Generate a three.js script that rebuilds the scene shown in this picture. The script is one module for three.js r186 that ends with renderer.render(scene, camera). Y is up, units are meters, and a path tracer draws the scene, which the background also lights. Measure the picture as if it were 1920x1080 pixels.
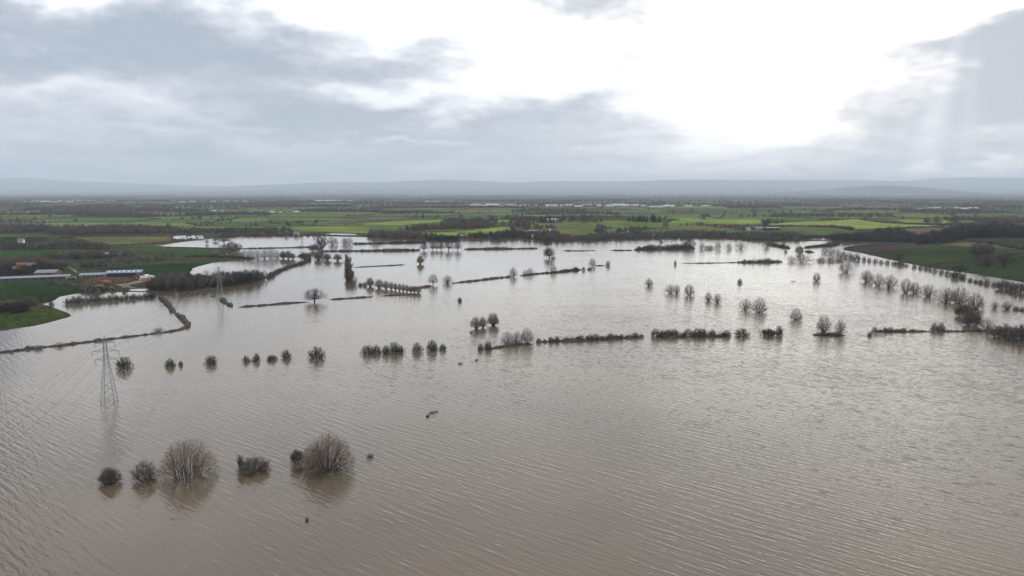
import * as THREE from 'three';
import { mergeGeometries } from 'three/addons/utils/BufferGeometryUtils.js';
import { TessellateModifier } from 'three/addons/modifiers/TessellateModifier.js';
import { ImprovedNoise } from 'three/addons/math/ImprovedNoise.js';

// ---------------------------------------------------------------- camera, sky, sun, exposure
const F = 1330, EYE = 85, PITCH = Math.atan(180 / F);
const scene = new THREE.Scene();
const camera = new THREE.PerspectiveCamera(2 * Math.atan(540 / F) * 180 / Math.PI, 16 / 9, 1, 95000);
camera.position.set(0, EYE, 0);
camera.rotation.set(-PITCH, 0, 0);
const renderer = new THREE.WebGLRenderer({ antialias: true });
renderer.toneMapping = THREE.LinearToneMapping;
renderer.toneMappingExposure = 1.05;
renderer.shadowMap.enabled = true;

const PN = new ImprovedNoise();
const n2 = (x, y, s = 0) => PN.noise(x + 17.3 * s, y - 9.1 * s, 3.7 + s * 5.13);
const fbm = (x, y, o = 5, s = 0) => { let a = 0, w = 0.5, k = 1; for (let i = 0; i < o; i++) { a += w * n2(x * k, y * k, s + i * 0.37); w *= 0.5; k *= 2.03; } return a; };
const clamp = (x, a = 0, b = 1) => Math.min(b, Math.max(a, x));
const sstep = (a, b, x) => { const t = clamp((x - a) / (b - a)); return t * t * (3 - 2 * t); };
const mix = (a, b, t) => a + (b - a) * t;
function dirOf(px, py) {                       // direction of sight for a point of the photograph
  const x = (px - 960) / F, y = (540 - py) / F, c = Math.cos(PITCH), s = Math.sin(PITCH);
  return new THREE.Vector3(x, y * c - s, -y * s - c).normalize();
}
const SUN = dirOf(1850, -110);

const GAIN = 0.92;
function buildSky() {
  const W = 3072, H = 1536, data = new Float32Array(W * H * 4);
  // cloud banks seen in this sky: azimuth and height (degrees), half widths, thickness; negative ones are gaps
  const deg = 180 / Math.PI, banks = [];
  const B = (x, y, rx, ry, a) => banks.push([Math.atan((x - 960) / F) * deg, Math.atan((360 - y) / F) * deg, rx / F * deg, ry / F * deg, a]);
  B(60, 135, 190, 55, 0.92); B(330, 125, 230, 50, 0.68); B(540, 130, 90, 55, 0.64); B(150, 0, 300, 26, -0.5);
  B(170, 44, 280, 24, -1.8); B(30, 212, 60, 16, -0.93); B(190, 215, 130, 24, -0.85); B(520, 215, 160, 40, 0.56); B(300, 255, 300, 16, 0.28);
  B(760, 125, 150, 24, 0.48); B(860, 95, 45, 20, 0.48); B(640, 20, 200, 60, -1.08); B(760, 185, 110, 18, -1.4); B(950, 150, 130, 55, -1.32); B(760, 50, 220, 38, -1.08);
  B(1130, 25, 150, 42, 0.76); B(1000, 120, 120, 60, -1.08); B(850, 225, 260, 26, 0.6); B(900, 265, 420, 46, 0.58); B(1180, 240, 200, 34, 0.4); B(820, 264, 60, 6, -1.24);
  B(1420, 150, 230, 130, -1.55); B(1500, 40, 330, 60, -1.4); B(1350, 250, 130, 50, -0.39); B(1740, 235, 210, 90, 1.15); B(1895, 165, 95, 80, 1.6); B(1740, 90, 60, 14, 0.2); B(1790, 130, 120, 22, 0.28); B(1640, 60, 200, 60, -0.93);
  B(280, 310, 500, 34, 0.64); B(1000, 315, 500, 26, 0.52); B(1780, 310, 240, 22, 0.36); B(1800, 330, 320, 7, -1.24);
  const sunAz = Math.atan2(SUN.x, -SUN.z) * deg, sunEl = Math.asin(SUN.y) * deg;
  for (let j = 0; j < H; j++) {
    const el = ((j + 0.5) / H - 0.5) * Math.PI, up = Math.sin(el), ce = Math.cos(el);
    for (let i = 0; i < W; i++) {
      const k = (j * W + i) * 4;
      if (el < -0.03) { data[k] = 0.3; data[k + 1] = 0.3; data[k + 2] = 0.29; data[k + 3] = 1; continue; }
      const a = ((i + 0.5) / W - 0.5) * 2 * Math.PI, x = Math.cos(a) * ce, z = Math.sin(a) * ce;
      const az = Math.atan2(x, -z) * deg, ed = el * deg;
      const q = 1 / (Math.max(up, 0) + 0.10), px = x * q, pz = z * q;
      // the same broken cloud deck all round, seen in perspective
      const wx = fbm(px * 1.3, pz * 1.3, 3, 7) * 0.9, wz = fbm(px * 1.3, pz * 1.3, 3, 11) * 0.9;
      let dens = 0.40 + 0.80 * fbm(px * 1.5 + wx, pz * 1.5 + wz, 6, 2) + 0.3 * fbm(az * 0.12, ed * 0.5, 4, 5);
      const jx = fbm(az * 0.13, ed * 0.34, 5, 21) * 9, jy = fbm(az * 0.16, ed * 0.4, 5, 31) * 3.6;
      for (const b of banks) {
        let da = az - b[0] + jx; if (da > 180) da -= 360; if (da < -180) da += 360;
        const r = (da / b[2]) ** 2 + ((ed - b[1] + jy) / b[3]) ** 2;
        if (r < 4) dens += b[4] * 0.62 * Math.exp(-r * 1.1);
      }
      dens += 0.24 * fbm(az * 0.5, ed * 1.4, 4, 41) + 0.34 * fbm(az * 1.0 + jx * 0.25, ed * 2.8, 5, 43);
      const c = sstep(-0.5, 0.6, dens), thick = sstep(0.25, 1.15, dens);
      const cosS = clamp(x * SUN.x + up * SUN.y + z * SUN.z, -1, 1), ang = Math.acos(cosS) * deg;
      const g1 = Math.exp(-((ang / 24) ** 2)), g2 = Math.exp(-ang / 34);
      // open sky and thin veil
      let r_ = 0.80 + 0.74 * g2 + 0.5 * g1, g_ = 0.84 + 0.72 * g2 + 0.48 * g1, b_ = 0.895 + 0.61 * g2 + 0.36 * g1;
      const hiO = 1 + 0.25 * sstep(4, 14, ed) + 0.4 * up, hiC = 1 + 3.0 * Math.max(0, up - 0.34); r_ *= hiO; g_ *= hiO; b_ *= hiO;
      // cloud bellies
      const veil = 1 - 0.65 * thick, cr = hiC * mix(0.67, 0.45, thick) + veil * (0.28 * g2 + 0.22 * g1), cg = hiC * mix(0.725, 0.52, thick) + veil * (0.23 * g2 + 0.18 * g1), cb = hiC * mix(0.82, 0.625, thick) + veil * (0.17 * g2 + 0.13 * g1);
      r_ = mix(r_, cr, c); g_ = mix(g_, cg, c); b_ = mix(b_, cb, c);
      // sunbeams in the air below the clouds
      let daz = az - sunAz; if (daz > 180) daz -= 360; if (daz < -180) daz += 360;
      const fan = Math.atan2(daz * Math.cos(el), sunEl - ed), below = sstep(2, 9, sunEl - ed) * Math.exp(-Math.abs(daz) / 30) * sstep(15.5, 7, ed);
      const ga = (c, w) => Math.exp(-(((fan * deg - c) / w) ** 2)), fd = fan * deg, beam = (Math.max(0, n2(fan * 9, 0.7, 62) * 0.3) + 0.75 * sstep(-33, -45, fd) * sstep(-85, -52, fd) + 0.42 * ga(-30, 5) + 0.3 * ga(-20, 3.4) + 0.55 * ga(-11.5, 4.6) + 0.2 * ga(-1, 3)) * below;
      // air near the horizon
      const hz = Math.exp(-Math.max(ed, 0) / 3.4) * 0.75;
      const hr = 0.66 + 0.34 * g2 + 0.2 * g1, hg = 0.715 + 0.31 * g2 + 0.17 * g1, hb = 0.79 + 0.22 * g2 + 0.09 * g1;
      const hi = GAIN;
      data[k] = (mix(r_, hr, hz) + 0.46 * beam) * hi; data[k + 1] = (mix(g_, hg, hz) + 0.43 * beam) * hi; data[k + 2] = (mix(b_, hb, hz) + 0.38 * beam) * hi; data[k + 3] = 1;
    }
  }
  const t = new THREE.DataTexture(data, W, H, THREE.RGBAFormat, THREE.FloatType);
  t.mapping = THREE.EquirectangularReflectionMapping; t.magFilter = THREE.LinearFilter; t.minFilter = THREE.LinearFilter; t.needsUpdate = true;
  return t;
}
const skyTexture = buildSky();
scene.background = skyTexture; scene.environment = skyTexture;
const sun = new THREE.DirectionalLight(new THREE.Color(1, 0.95, 0.88), 1.5);
sun.position.copy(SUN).multiplyScalar(3000); sun.target.position.set(0, 0, -700);
sun.position.add(sun.target.position);
sun.castShadow = true; sun.shadow.radius = 250; sun.shadow.mapSize.set(4096, 4096);
Object.assign(sun.shadow.camera, { left: -1500, right: 1500, top: 1500, bottom: -1500, near: 10, far: 7000 });
scene.add(sun); scene.add(sun.target);
scene.fog = new THREE.FogExp2(new THREE.Color(0.84, 0.92, 1.0), 0.00005);

// ---------------------------------------------------------------- helpers
let seedNow = 1;
const rngOf = (s) => { let a = (s * 2654435761) >>> 0; return () => { a = (a + 0x6D2B79F5) >>> 0; let t = a; t = Math.imul(t ^ (t >>> 15), t | 1); t ^= t + Math.imul(t ^ (t >>> 7), t | 61); return ((t ^ (t >>> 14)) >>> 0) / 4294967296; }; };
const taken = {};
const numbered = (name) => { taken[name] = (taken[name] ?? -1) + 1; return taken[name] ? `${name}_${String(taken[name]).padStart(3, '0')}` : name; };
function tag(o, label, category, group, kind) { o.userData.label = label; if (category) o.userData.category = category; if (group) o.userData.group = group; if (kind) o.userData.kind = kind; return o; }
function mesh(name, geo, mat, parent) { const m = new THREE.Mesh(geo, mat); m.name = parent === scene ? numbered(name) : name; m.castShadow = m.receiveShadow = true; parent.add(m); return m; }
function thing(name, label, category, pos, turn = 0, group) { const g = new THREE.Group(); g.name = numbered(name); g.position.copy(pos); g.rotation.y = turn; tag(g, label, category, group); scene.add(g); return g; }
const mat = (r, g, b, rough = 0.9, extra = {}) => { const m = new THREE.MeshPhysicalMaterial({ roughness: rough, metalness: 0, side: THREE.DoubleSide, specularIntensity: rough > 0.8 ? 0.02 : 0.8, ...extra }); m.color.setRGB(r, g, b); return m; };
function positions(arr) { const g = new THREE.BufferGeometry(); g.setAttribute('position', new THREE.BufferAttribute(new Float32Array(arr), 3)); g.computeVertexNormals(); return g; }

// ---------------------------------------------------------------- water outline and height of the land
function flat(px, py, h = 0) { const d = dirOf(px, py), t = (h - EYE) / d.y; return [d.x * t, d.z * t]; }
const shore = [[0, 621], [30, 617.5], [60, 612], [100, 603], [128, 595], [134, 592], [128, 586], [110, 579], [97, 574.5], [86, 571], [84, 569.5], [92, 568.5], [101, 565], [103, 561], [112, 556], [140, 551], [165, 548.5], [180, 548.5], [200, 549.5], [225, 548.5], [250, 548.5], [275, 548.5], [300, 547], [330, 547], [360, 546], [400, 543], [430, 539], [460, 535], [480, 531], [497, 525], [507, 520],
  [500, 517.5], [485, 519.5], [455, 521.5], [430, 522], [405, 521], [385, 519], [370, 521], [362, 517], [357, 509], [358, 505], [372, 498], [400, 493], [440, 489], [470, 486.5], [482, 485], [478, 482.2], [440, 480.8], [405, 478.3], [420, 477], [440, 472.5], [452, 468.5], [448, 466.5], [425, 464.5], [370, 463.3], [320, 462.3], [294, 461.3], [310, 458], [340, 454.3], [385, 449], [400, 447.2], [430, 445], [470, 443.5], [520, 442.8], [560, 442.8], [590, 443], [620, 443.5], [670, 444.5], [700, 446], [730, 448], [760, 449.5], [797, 450.6], [830, 451], [857, 451], [870, 448.5], [905, 448.5], [920, 452], [928, 453.5], [945, 450], [960, 448.5], [1010, 450], [1020, 452], [1060, 453.3], [1100, 453], [1160, 451], [1240, 449], [1310, 447], [1340, 448], [1380, 450], [1420, 453.2], [1437, 454], [1470, 453], [1540, 452], [1560, 452], [1566, 454.6], [1580, 455.5], [1610, 455.3], [1645, 455.8], [1640, 457], [1610, 459.5], [1585, 463], [1576, 468], [1590, 471], [1620, 476], [1650, 483], [1680, 489.5], [1700, 494.5], [1740, 502.5], [1800, 510.5], [1850, 518.5], [1900, 526.5], [1920, 530.5]].map(([x, y]) => flat(x, y));
shore.push([700, -560], [1200, -420], [2600, -300], [2600, 2500], [-2600, 2500], [-2600, -250], [-900, -330], [-480, -395]);
const pools = [shore, ...[[[612, 439.2], [640, 440.4], [668, 440.6], [664, 438.8], [640, 437.6], [622, 437.4]], [[470, 440], [530, 440], [545, 438.2], [500, 437.2], [470, 438]], [[1515, 449], [1558, 450.3], [1557, 447.6], [1525, 447]], [[1392, 424], [1432, 424], [1428, 421.3], [1396, 421.5]], [[246, 544.5], [278, 545.2], [277, 542.3], [250, 542]]].map((p) => p.map(([x, y]) => flat(x, y, p[0][0] > 1380 && p[0][0] < 1400 ? 0 : 0)))];
function signed(x, z) {                        // metres to the water's edge, above 0 on land
  let best = 1e12, inside = false;
  for (const p of pools) {
    let odd = false;
    for (let i = 0, j = p.length - 1; i < p.length; j = i++) {
      const [ax, az] = p[j], [bx, bz] = p[i];
      if ((az > z) !== (bz > z) && x < (bx - ax) * (z - az) / (bz - az) + ax) odd = !odd;
      const ex = bx - ax, ez = bz - az, t = clamp(((x - ax) * ex + (z - az) * ez) / (ex * ex + ez * ez)), dx = x - ax - ex * t, dz = z - az - ez * t, d = dx * dx + dz * dz;
      if (d < best) best = d;
    }
    inside ||= odd;
  }
  return Math.sqrt(best) * (inside ? -1 : 1);
}
const skyline = [[-600, 341], [0, 337], [80, 335], [130, 340], [200, 342], [300, 346], [400, 349], [440, 350], [480, 349], [550, 346], [600, 344], [680, 342], [720, 343], [780, 340], [840, 338], [880, 339], [960, 343], [1010, 341], [1060, 340], [1160, 341], [1250, 338], [1320, 338], [1440, 339], [1520, 338], [1600, 339], [1690, 341], [1720, 337], [1745, 335], [1790, 334], [1830, 335], [1880, 334], [1920, 336], [2500, 338]]
  .map(([x, y]) => [(x - 960) / F * 42000, EYE + (360 - y) / F * 42000]);
function ridge(x) { let i = 1; while (i < skyline.length - 1 && skyline[i][0] < x) i++; const [a, ha] = skyline[i - 1], [b, hb] = skyline[i]; return mix(ha, hb, clamp((x - a) / (b - a))); }
const knolls = [[1080, 424, 0, 230, 150, 11], [1300, 424, 0, 300, 170, 11], [1480, 428, 0, 260, 160, 6], [960, 428, 0, 220, 140, 5], [820, 424, 0, 260, 200, 7], [1800, 446, 0, 330, 190, 13], [2100, 470, 0, 300, 260, 14], [1640, 418, 0, 260, 200, 6], [150, 455, 0, 400, 250, 3]].map(([px, py, , rx, rz, h]) => [...flat(px, py), rx, rz, h]);
function height(x, z) {
  if (z > -240 && Math.abs(x) < 2000) return -2;
  let d = 400;
  if (z > -2100) { d = signed(x, z) + 3.2 * n2(x * 0.022, z * 0.022, 23) + 2.0 * n2(x * 0.07, z * 0.07, 24); if (d <= 0) return -Math.min(2, -d * 0.06) - 0.02; }
  let h = 0.03 * Math.min(d, 30) + 2.2 * sstep(20, 260, d);
  let k = 0;
  for (const [cx, cz, rx, rz, a] of knolls) { const r = ((x - cx) / rx) ** 2 + ((z - cz) / rz) ** 2; if (r < 6) k += a * Math.exp(-r); }
  h += k * sstep(0, 140, d) + 0.8 * n2(x * 0.006, z * 0.006, 3) * sstep(10, 120, d);
  if (z < -2200) h += 3.5 * sstep(2200, 3500, -z) * (1 + n2(x * 0.0012, z * 0.0012, 4));
  if (z < -6200) {
    const y = -z + 900 * n2(x * 0.00035, 2.2, 8), foot = sstep(18000, 33000, y) * 0.3 + sstep(29000, 41300, y) * 0.7;
    h += (ridge(x * 42000 / Math.max(42000, -z)) - h) * foot * (1 + 0.10 * n2(x * 0.0011, z * 0.0011, 9) * (1 - sstep(30000, 41300, y)));
    const o = ((x - 10400) / 1700) ** 2 + ((-z - 20000) / 2200) ** 2; if (o < 6) h += 250 * Math.exp(-o);
  }
  return h;
}
function at(px, py) {                          // the point of the land or water that the photograph shows there
  const d = dirOf(px, py); let t = 120, p = 0;
  while (t < 46000) { if (EYE + d.y * t < Math.max(0, height(d.x * t, d.z * t))) break; p = t; t += Math.max(4, t * 0.012); }
  for (let i = 0; i < 18; i++) { const m = (p + t) / 2; if (EYE + d.y * m < Math.max(0, height(d.x * m, d.z * m))) t = m; else p = m; }
  return new THREE.Vector3(d.x * t, Math.max(0, height(d.x * t, d.z * t)), d.z * t);
}
const depthOf = (p) => p.z * -Math.cos(PITCH) + (EYE - p.y) * Math.sin(PITCH);
const metres = (px, p) => px * depthOf(p) / F;

// ---------------------------------------------------------------- textures
function tileNoise(size, freqs, seed, fn) {    // seamless noise
  const d = new Uint8Array(size * size * 4);
  for (let j = 0; j < size; j++) for (let i = 0; i < size; i++) {
    let v = 0; const u = i / size * 2 * Math.PI, w = j / size * 2 * Math.PI;
    for (const [f, a] of freqs) v += a * PN.noise(Math.cos(u) * f + seed, Math.sin(u) * f + Math.cos(w) * f, Math.sin(w) * f - seed);
    const c = fn(v, i, j), k = (j * size + i) * 4; d[k] = c[0]; d[k + 1] = c[1]; d[k + 2] = c[2]; d[k + 3] = 255;
  }
  const t = new THREE.DataTexture(d, size, size); t.wrapS = t.wrapT = THREE.RepeatWrapping; t.magFilter = THREE.LinearFilter; t.minFilter = THREE.LinearFilter; t.needsUpdate = true; return t;
}
const mottle = tileNoise(512, [[2, 0.8], [5, 0.6], [14, 0.5], [40, 0.5]], 4.2, (v) => { const c = clamp(0.80 + v * 0.42, 0.3, 1) * 255; return [c, c, c * 0.97]; });
mottle.colorSpace = THREE.SRGBColorSpace;
function waveMap(size, metresAcross) {         // normals of wind waves, seamless
  const h = new Float32Array(size * size), rnd = rngOf(91), base = Math.atan2(0.80, 0.60);
  const add = (lambda, spread, n, slope) => {
    for (let c = 0; c < n; c++) {
      const l = lambda * (0.72 + 0.62 * rnd()), th = base + (rnd() + rnd() + rnd() - 1.5) / 1.5 * spread, K = metresAcross / l;
      const kx = Math.round(K * Math.cos(th)), ky = Math.round(K * Math.sin(th)), kk = Math.hypot(kx, ky); if (!kk) continue;
      const amp = slope * Math.sqrt(2 / n) * metresAcross / (2 * Math.PI * kk), ph = rnd() * 6.2832, step = 2 * Math.PI * kx / size, cs = Math.cos(step), sn = Math.sin(step);
      for (let j = 0; j < size; j++) {
        let p = ph + 2 * Math.PI * ky * j / size, a = Math.cos(p) * amp, b = Math.sin(p) * amp, o = j * size;
        for (let i = 0; i < size; i++) { h[o + i] += a; const t = a * cs - b * sn; b = a * sn + b * cs; a = t; }
      }
    }
  };
  add(2.8, 0.36, 34, 0.032); add(1.6, 0.48, 40, 0.046); add(0.9, 0.75, 44, 0.042); add(0.5, 1.2, 44, 0.034);
  const d = new Uint8Array(size * size * 4), s = size / metresAcross / 2;
  for (let j = 0; j < size; j++) for (let i = 0; i < size; i++) {
    const gx = (h[j * size + (i + 1) % size] - h[j * size + (i + size - 1) % size]) * s, gy = (h[((j + 1) % size) * size + i] - h[((j + size - 1) % size) * size + i]) * s;
    const l = 1 / Math.hypot(gx, gy, 1), k = (j * size + i) * 4;
    d[k] = 127.5 - 127.5 * gx * l; d[k + 1] = 127.5 - 127.5 * gy * l; d[k + 2] = 127.5 + 127.5 * l; d[k + 3] = 255;
  }
  const t = new THREE.DataTexture(d, size, size); t.wrapS = t.wrapT = THREE.RepeatWrapping; t.magFilter = THREE.LinearFilter; t.needsUpdate = true; return t;
}

// ---------------------------------------------------------------- water
{
  const tile = 204.8, wm = waveMap(2048, tile);
  const ruffle = tileNoise(512, [[1.5, 0.9], [4, 0.6], [9, 0.4], [24, 0.25]], 8.8, (v) => { const c = clamp(0.62 + v * 0.42) * 255; return [c, c, c]; });
  ruffle.repeat.set(tile / 900, tile / 520);
  const silt = tileNoise(512, [[1.2, 0.9], [3, 0.6], [8, 0.4]], 2.1, (v) => [clamp(0.90 + v * 0.10) * 255, clamp(0.90 + v * 0.085) * 255, clamp(0.90 + v * 0.06) * 255]);
  silt.repeat.set(tile / 700, tile / 430); silt.colorSpace = THREE.SRGBColorSpace;
  // open water is rougher; the drowned fields behind the hedges lie sheltered, and the wind leaves lanes and calm patches
  const xs = [-2600, -1400, -900], zs = [2400, 400, -60], LEVELS = 14;
  for (let x = -680; x <= 680; x += 34) xs.push(x); xs.push(900, 1400, 2600);
  for (let z = -100; z > -1500; z -= z > -480 ? 26 : 44) zs.push(z); zs.push(-1700, -2000);
  const level = (x, z) => { const open = mix(0.36, 1, sstep(-780, -300, z)) * mix(0.74, 1.05, sstep(-200, 160, x + (z + 300) * 0.2)), gust = 1 + 0.5 * fbm((x + z * 0.5) * 0.007, (z - x * 0.5) * 0.016, 4, 33); return clamp(Math.round((open * gust - 0.25) / 1.0 * LEVELS), 0, LEVELS - 1); };
  const pos = [], uv = [], nor = [], idx = Array.from({ length: LEVELS }, () => []);
  zs.forEach((z) => xs.forEach((x) => { pos.push(x, 0, z); nor.push(0, 1, 0); uv.push(x / tile, -z / tile); }));
  for (let j = 0; j < zs.length - 1; j++) for (let i = 0; i < xs.length - 1; i++) { const a = j * xs.length + i, b = a + 1, c = a + xs.length, d = c + 1; idx[level((xs[i] + xs[i + 1]) / 2, (zs[j] + zs[j + 1]) / 2)].push(a, b, c, b, d, c); }
  const g = new THREE.BufferGeometry(); g.setAttribute('position', new THREE.BufferAttribute(new Float32Array(pos), 3)); g.setAttribute('normal', new THREE.BufferAttribute(new Float32Array(nor), 3)); g.setAttribute('uv', new THREE.BufferAttribute(new Float32Array(uv), 2));
  g.setIndex(idx.flat()); let from = 0; const mats = idx.map((l, k) => {
    g.addGroup(from, l.length, k); from += l.length; const q = 0.25 + (k + 0.5) / LEVELS;
    const m = new THREE.MeshPhysicalMaterial({ roughness: 0.09, metalness: 0, ior: 1.333, normalMap: wm, roughnessMap: ruffle, map: silt, normalScale: new THREE.Vector2(q, q) }); m.color.setRGB(0.098, 0.070, 0.042); return m;
  });
  const w = mesh('flood_water', g, mats, scene); w.castShadow = false; tag(w, 'brown wind-rippled flood water covering the fields', 'water', null, 'structure');
}

// ---------------------------------------------------------------- land
const landMat = mat(1, 1, 1, 0.95, { vertexColors: true, map: mottle });
{
  const xs = [], zs = [];
  for (let x = 0; x < 36000; x += x < 760 ? 9 : x < 1500 ? 20 : x < 5000 ? 140 : 420) { xs.push(x); if (x) xs.unshift(-x); }
  for (let z = 240; z < 43500; z += z < 380 ? 20 : z < 1750 ? 6.5 : z < 2600 ? 25 : z < 8000 ? 150 : 420) zs.push(-z);
  const pos = [], col = [], uv = [], idx = [];
  for (const z of zs) for (const x of xs) {
    pos.push(x, height(x, z), z); uv.push(x / 46, z / 46);
    const a = fbm(x * 0.004, z * 0.004, 4, 12), b = n2(x * 0.03, z * 0.03, 14);
    let c = [0.052 + 0.022 * a + 0.01 * b, 0.056 + 0.01 * a + 0.01 * b, 0.028 + 0.008 * a];
    if (z > -1700 && z < -330 && Math.abs(x) < 900) { const d = signed(x, z), w = sstep(13, 3, d + 4 * n2(x * 0.06, z * 0.06, 17)); c = [mix(c[0], 0.078, w), mix(c[1], 0.058, w), mix(c[2], 0.038, w)]; }
    if (z < -7000) { const w = sstep(-0.15, 0.2, fbm(x * 0.0007, z * 0.0007, 4, 15)); c = [mix(0.085, 0.048, w), mix(0.105, 0.05, w), mix(0.05, 0.04, w)]; }
    col.push(...c);
  }
  for (let j = 0; j < zs.length - 1; j++) for (let i = 0; i < xs.length - 1; i++) { const a = j * xs.length + i, b = a + 1, c = a + xs.length, d = c + 1; idx.push(a, b, c, b, d, c); }
  const g = new THREE.BufferGeometry();
  g.setAttribute('position', new THREE.BufferAttribute(new Float32Array(pos), 3)); g.setAttribute('color', new THREE.BufferAttribute(new Float32Array(col), 3)); g.setAttribute('uv', new THREE.BufferAttribute(new Float32Array(uv), 2));
  g.setIndex(idx); g.computeVertexNormals();
  tag(mesh('terrain', g, landMat, scene), 'rough vale ground rising to the far wooded escarpment', 'terrain', null, 'structure');
}
// a field: an outline laid over the land
function drape(pts, lift, edge, tint, vary) {
  const ring = [];
  pts.forEach(([ax, az], i) => { const [bx, bz] = pts[(i + 1) % pts.length], n = Math.max(1, Math.ceil(Math.hypot(bx - ax, bz - az) / (edge * 0.8))); for (let k = 0; k < n; k++) { const x = mix(ax, bx, k / n), z = mix(az, bz, k / n); ring.push(new THREE.Vector2(x + n2(x * 0.03, z * 0.03, 71) * 3, z + n2(x * 0.03, z * 0.03, 72) * 4)); } });
  let g = new THREE.ShapeGeometry(new THREE.Shape(ring)); g.deleteAttribute('normal');
  g = new TessellateModifier(edge, 7).modify(g);
  const p = g.attributes.position, col = new Float32Array(p.count * 3), uv = new Float32Array(p.count * 2);
  for (let i = 0; i < p.count; i++) {
    const x = p.getX(i), z = p.getY(i); p.setXYZ(i, x, Math.max(0.06, height(x, z) + lift + Math.max(0, -z - 1000) * 0.0007), z); uv[i * 2] = x / 46; uv[i * 2 + 1] = z / 46;
    const v = 1 + vary * (1.3 * fbm(x * 0.012, z * 0.012, 4, 81)), w = fbm(x * 0.006, z * 0.006, 3, 83) * vary;
    col[i * 3] = tint[0] * v * (1 + w); col[i * 3 + 1] = tint[1] * v; col[i * 3 + 2] = tint[2] * v;
  }
  g.setAttribute('color', new THREE.BufferAttribute(col, 3)); g.setAttribute('uv', new THREE.BufferAttribute(uv, 2)); g.computeVertexNormals(); return g;
}
const GREEN = [0.018, 0.037, 0.011], MID = [0.038, 0.064, 0.020], OLIVE = [0.070, 0.078, 0.026], SUNLIT_GREEN = [0.20, 0.265, 0.055], SUNLIT_GREEN2 = [0.26, 0.285, 0.055], SOIL = [0.105, 0.074, 0.056], STUBBLE = [0.145, 0.115, 0.075];  // the two brightest greens carry sun patches between clouds in their colour
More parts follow.
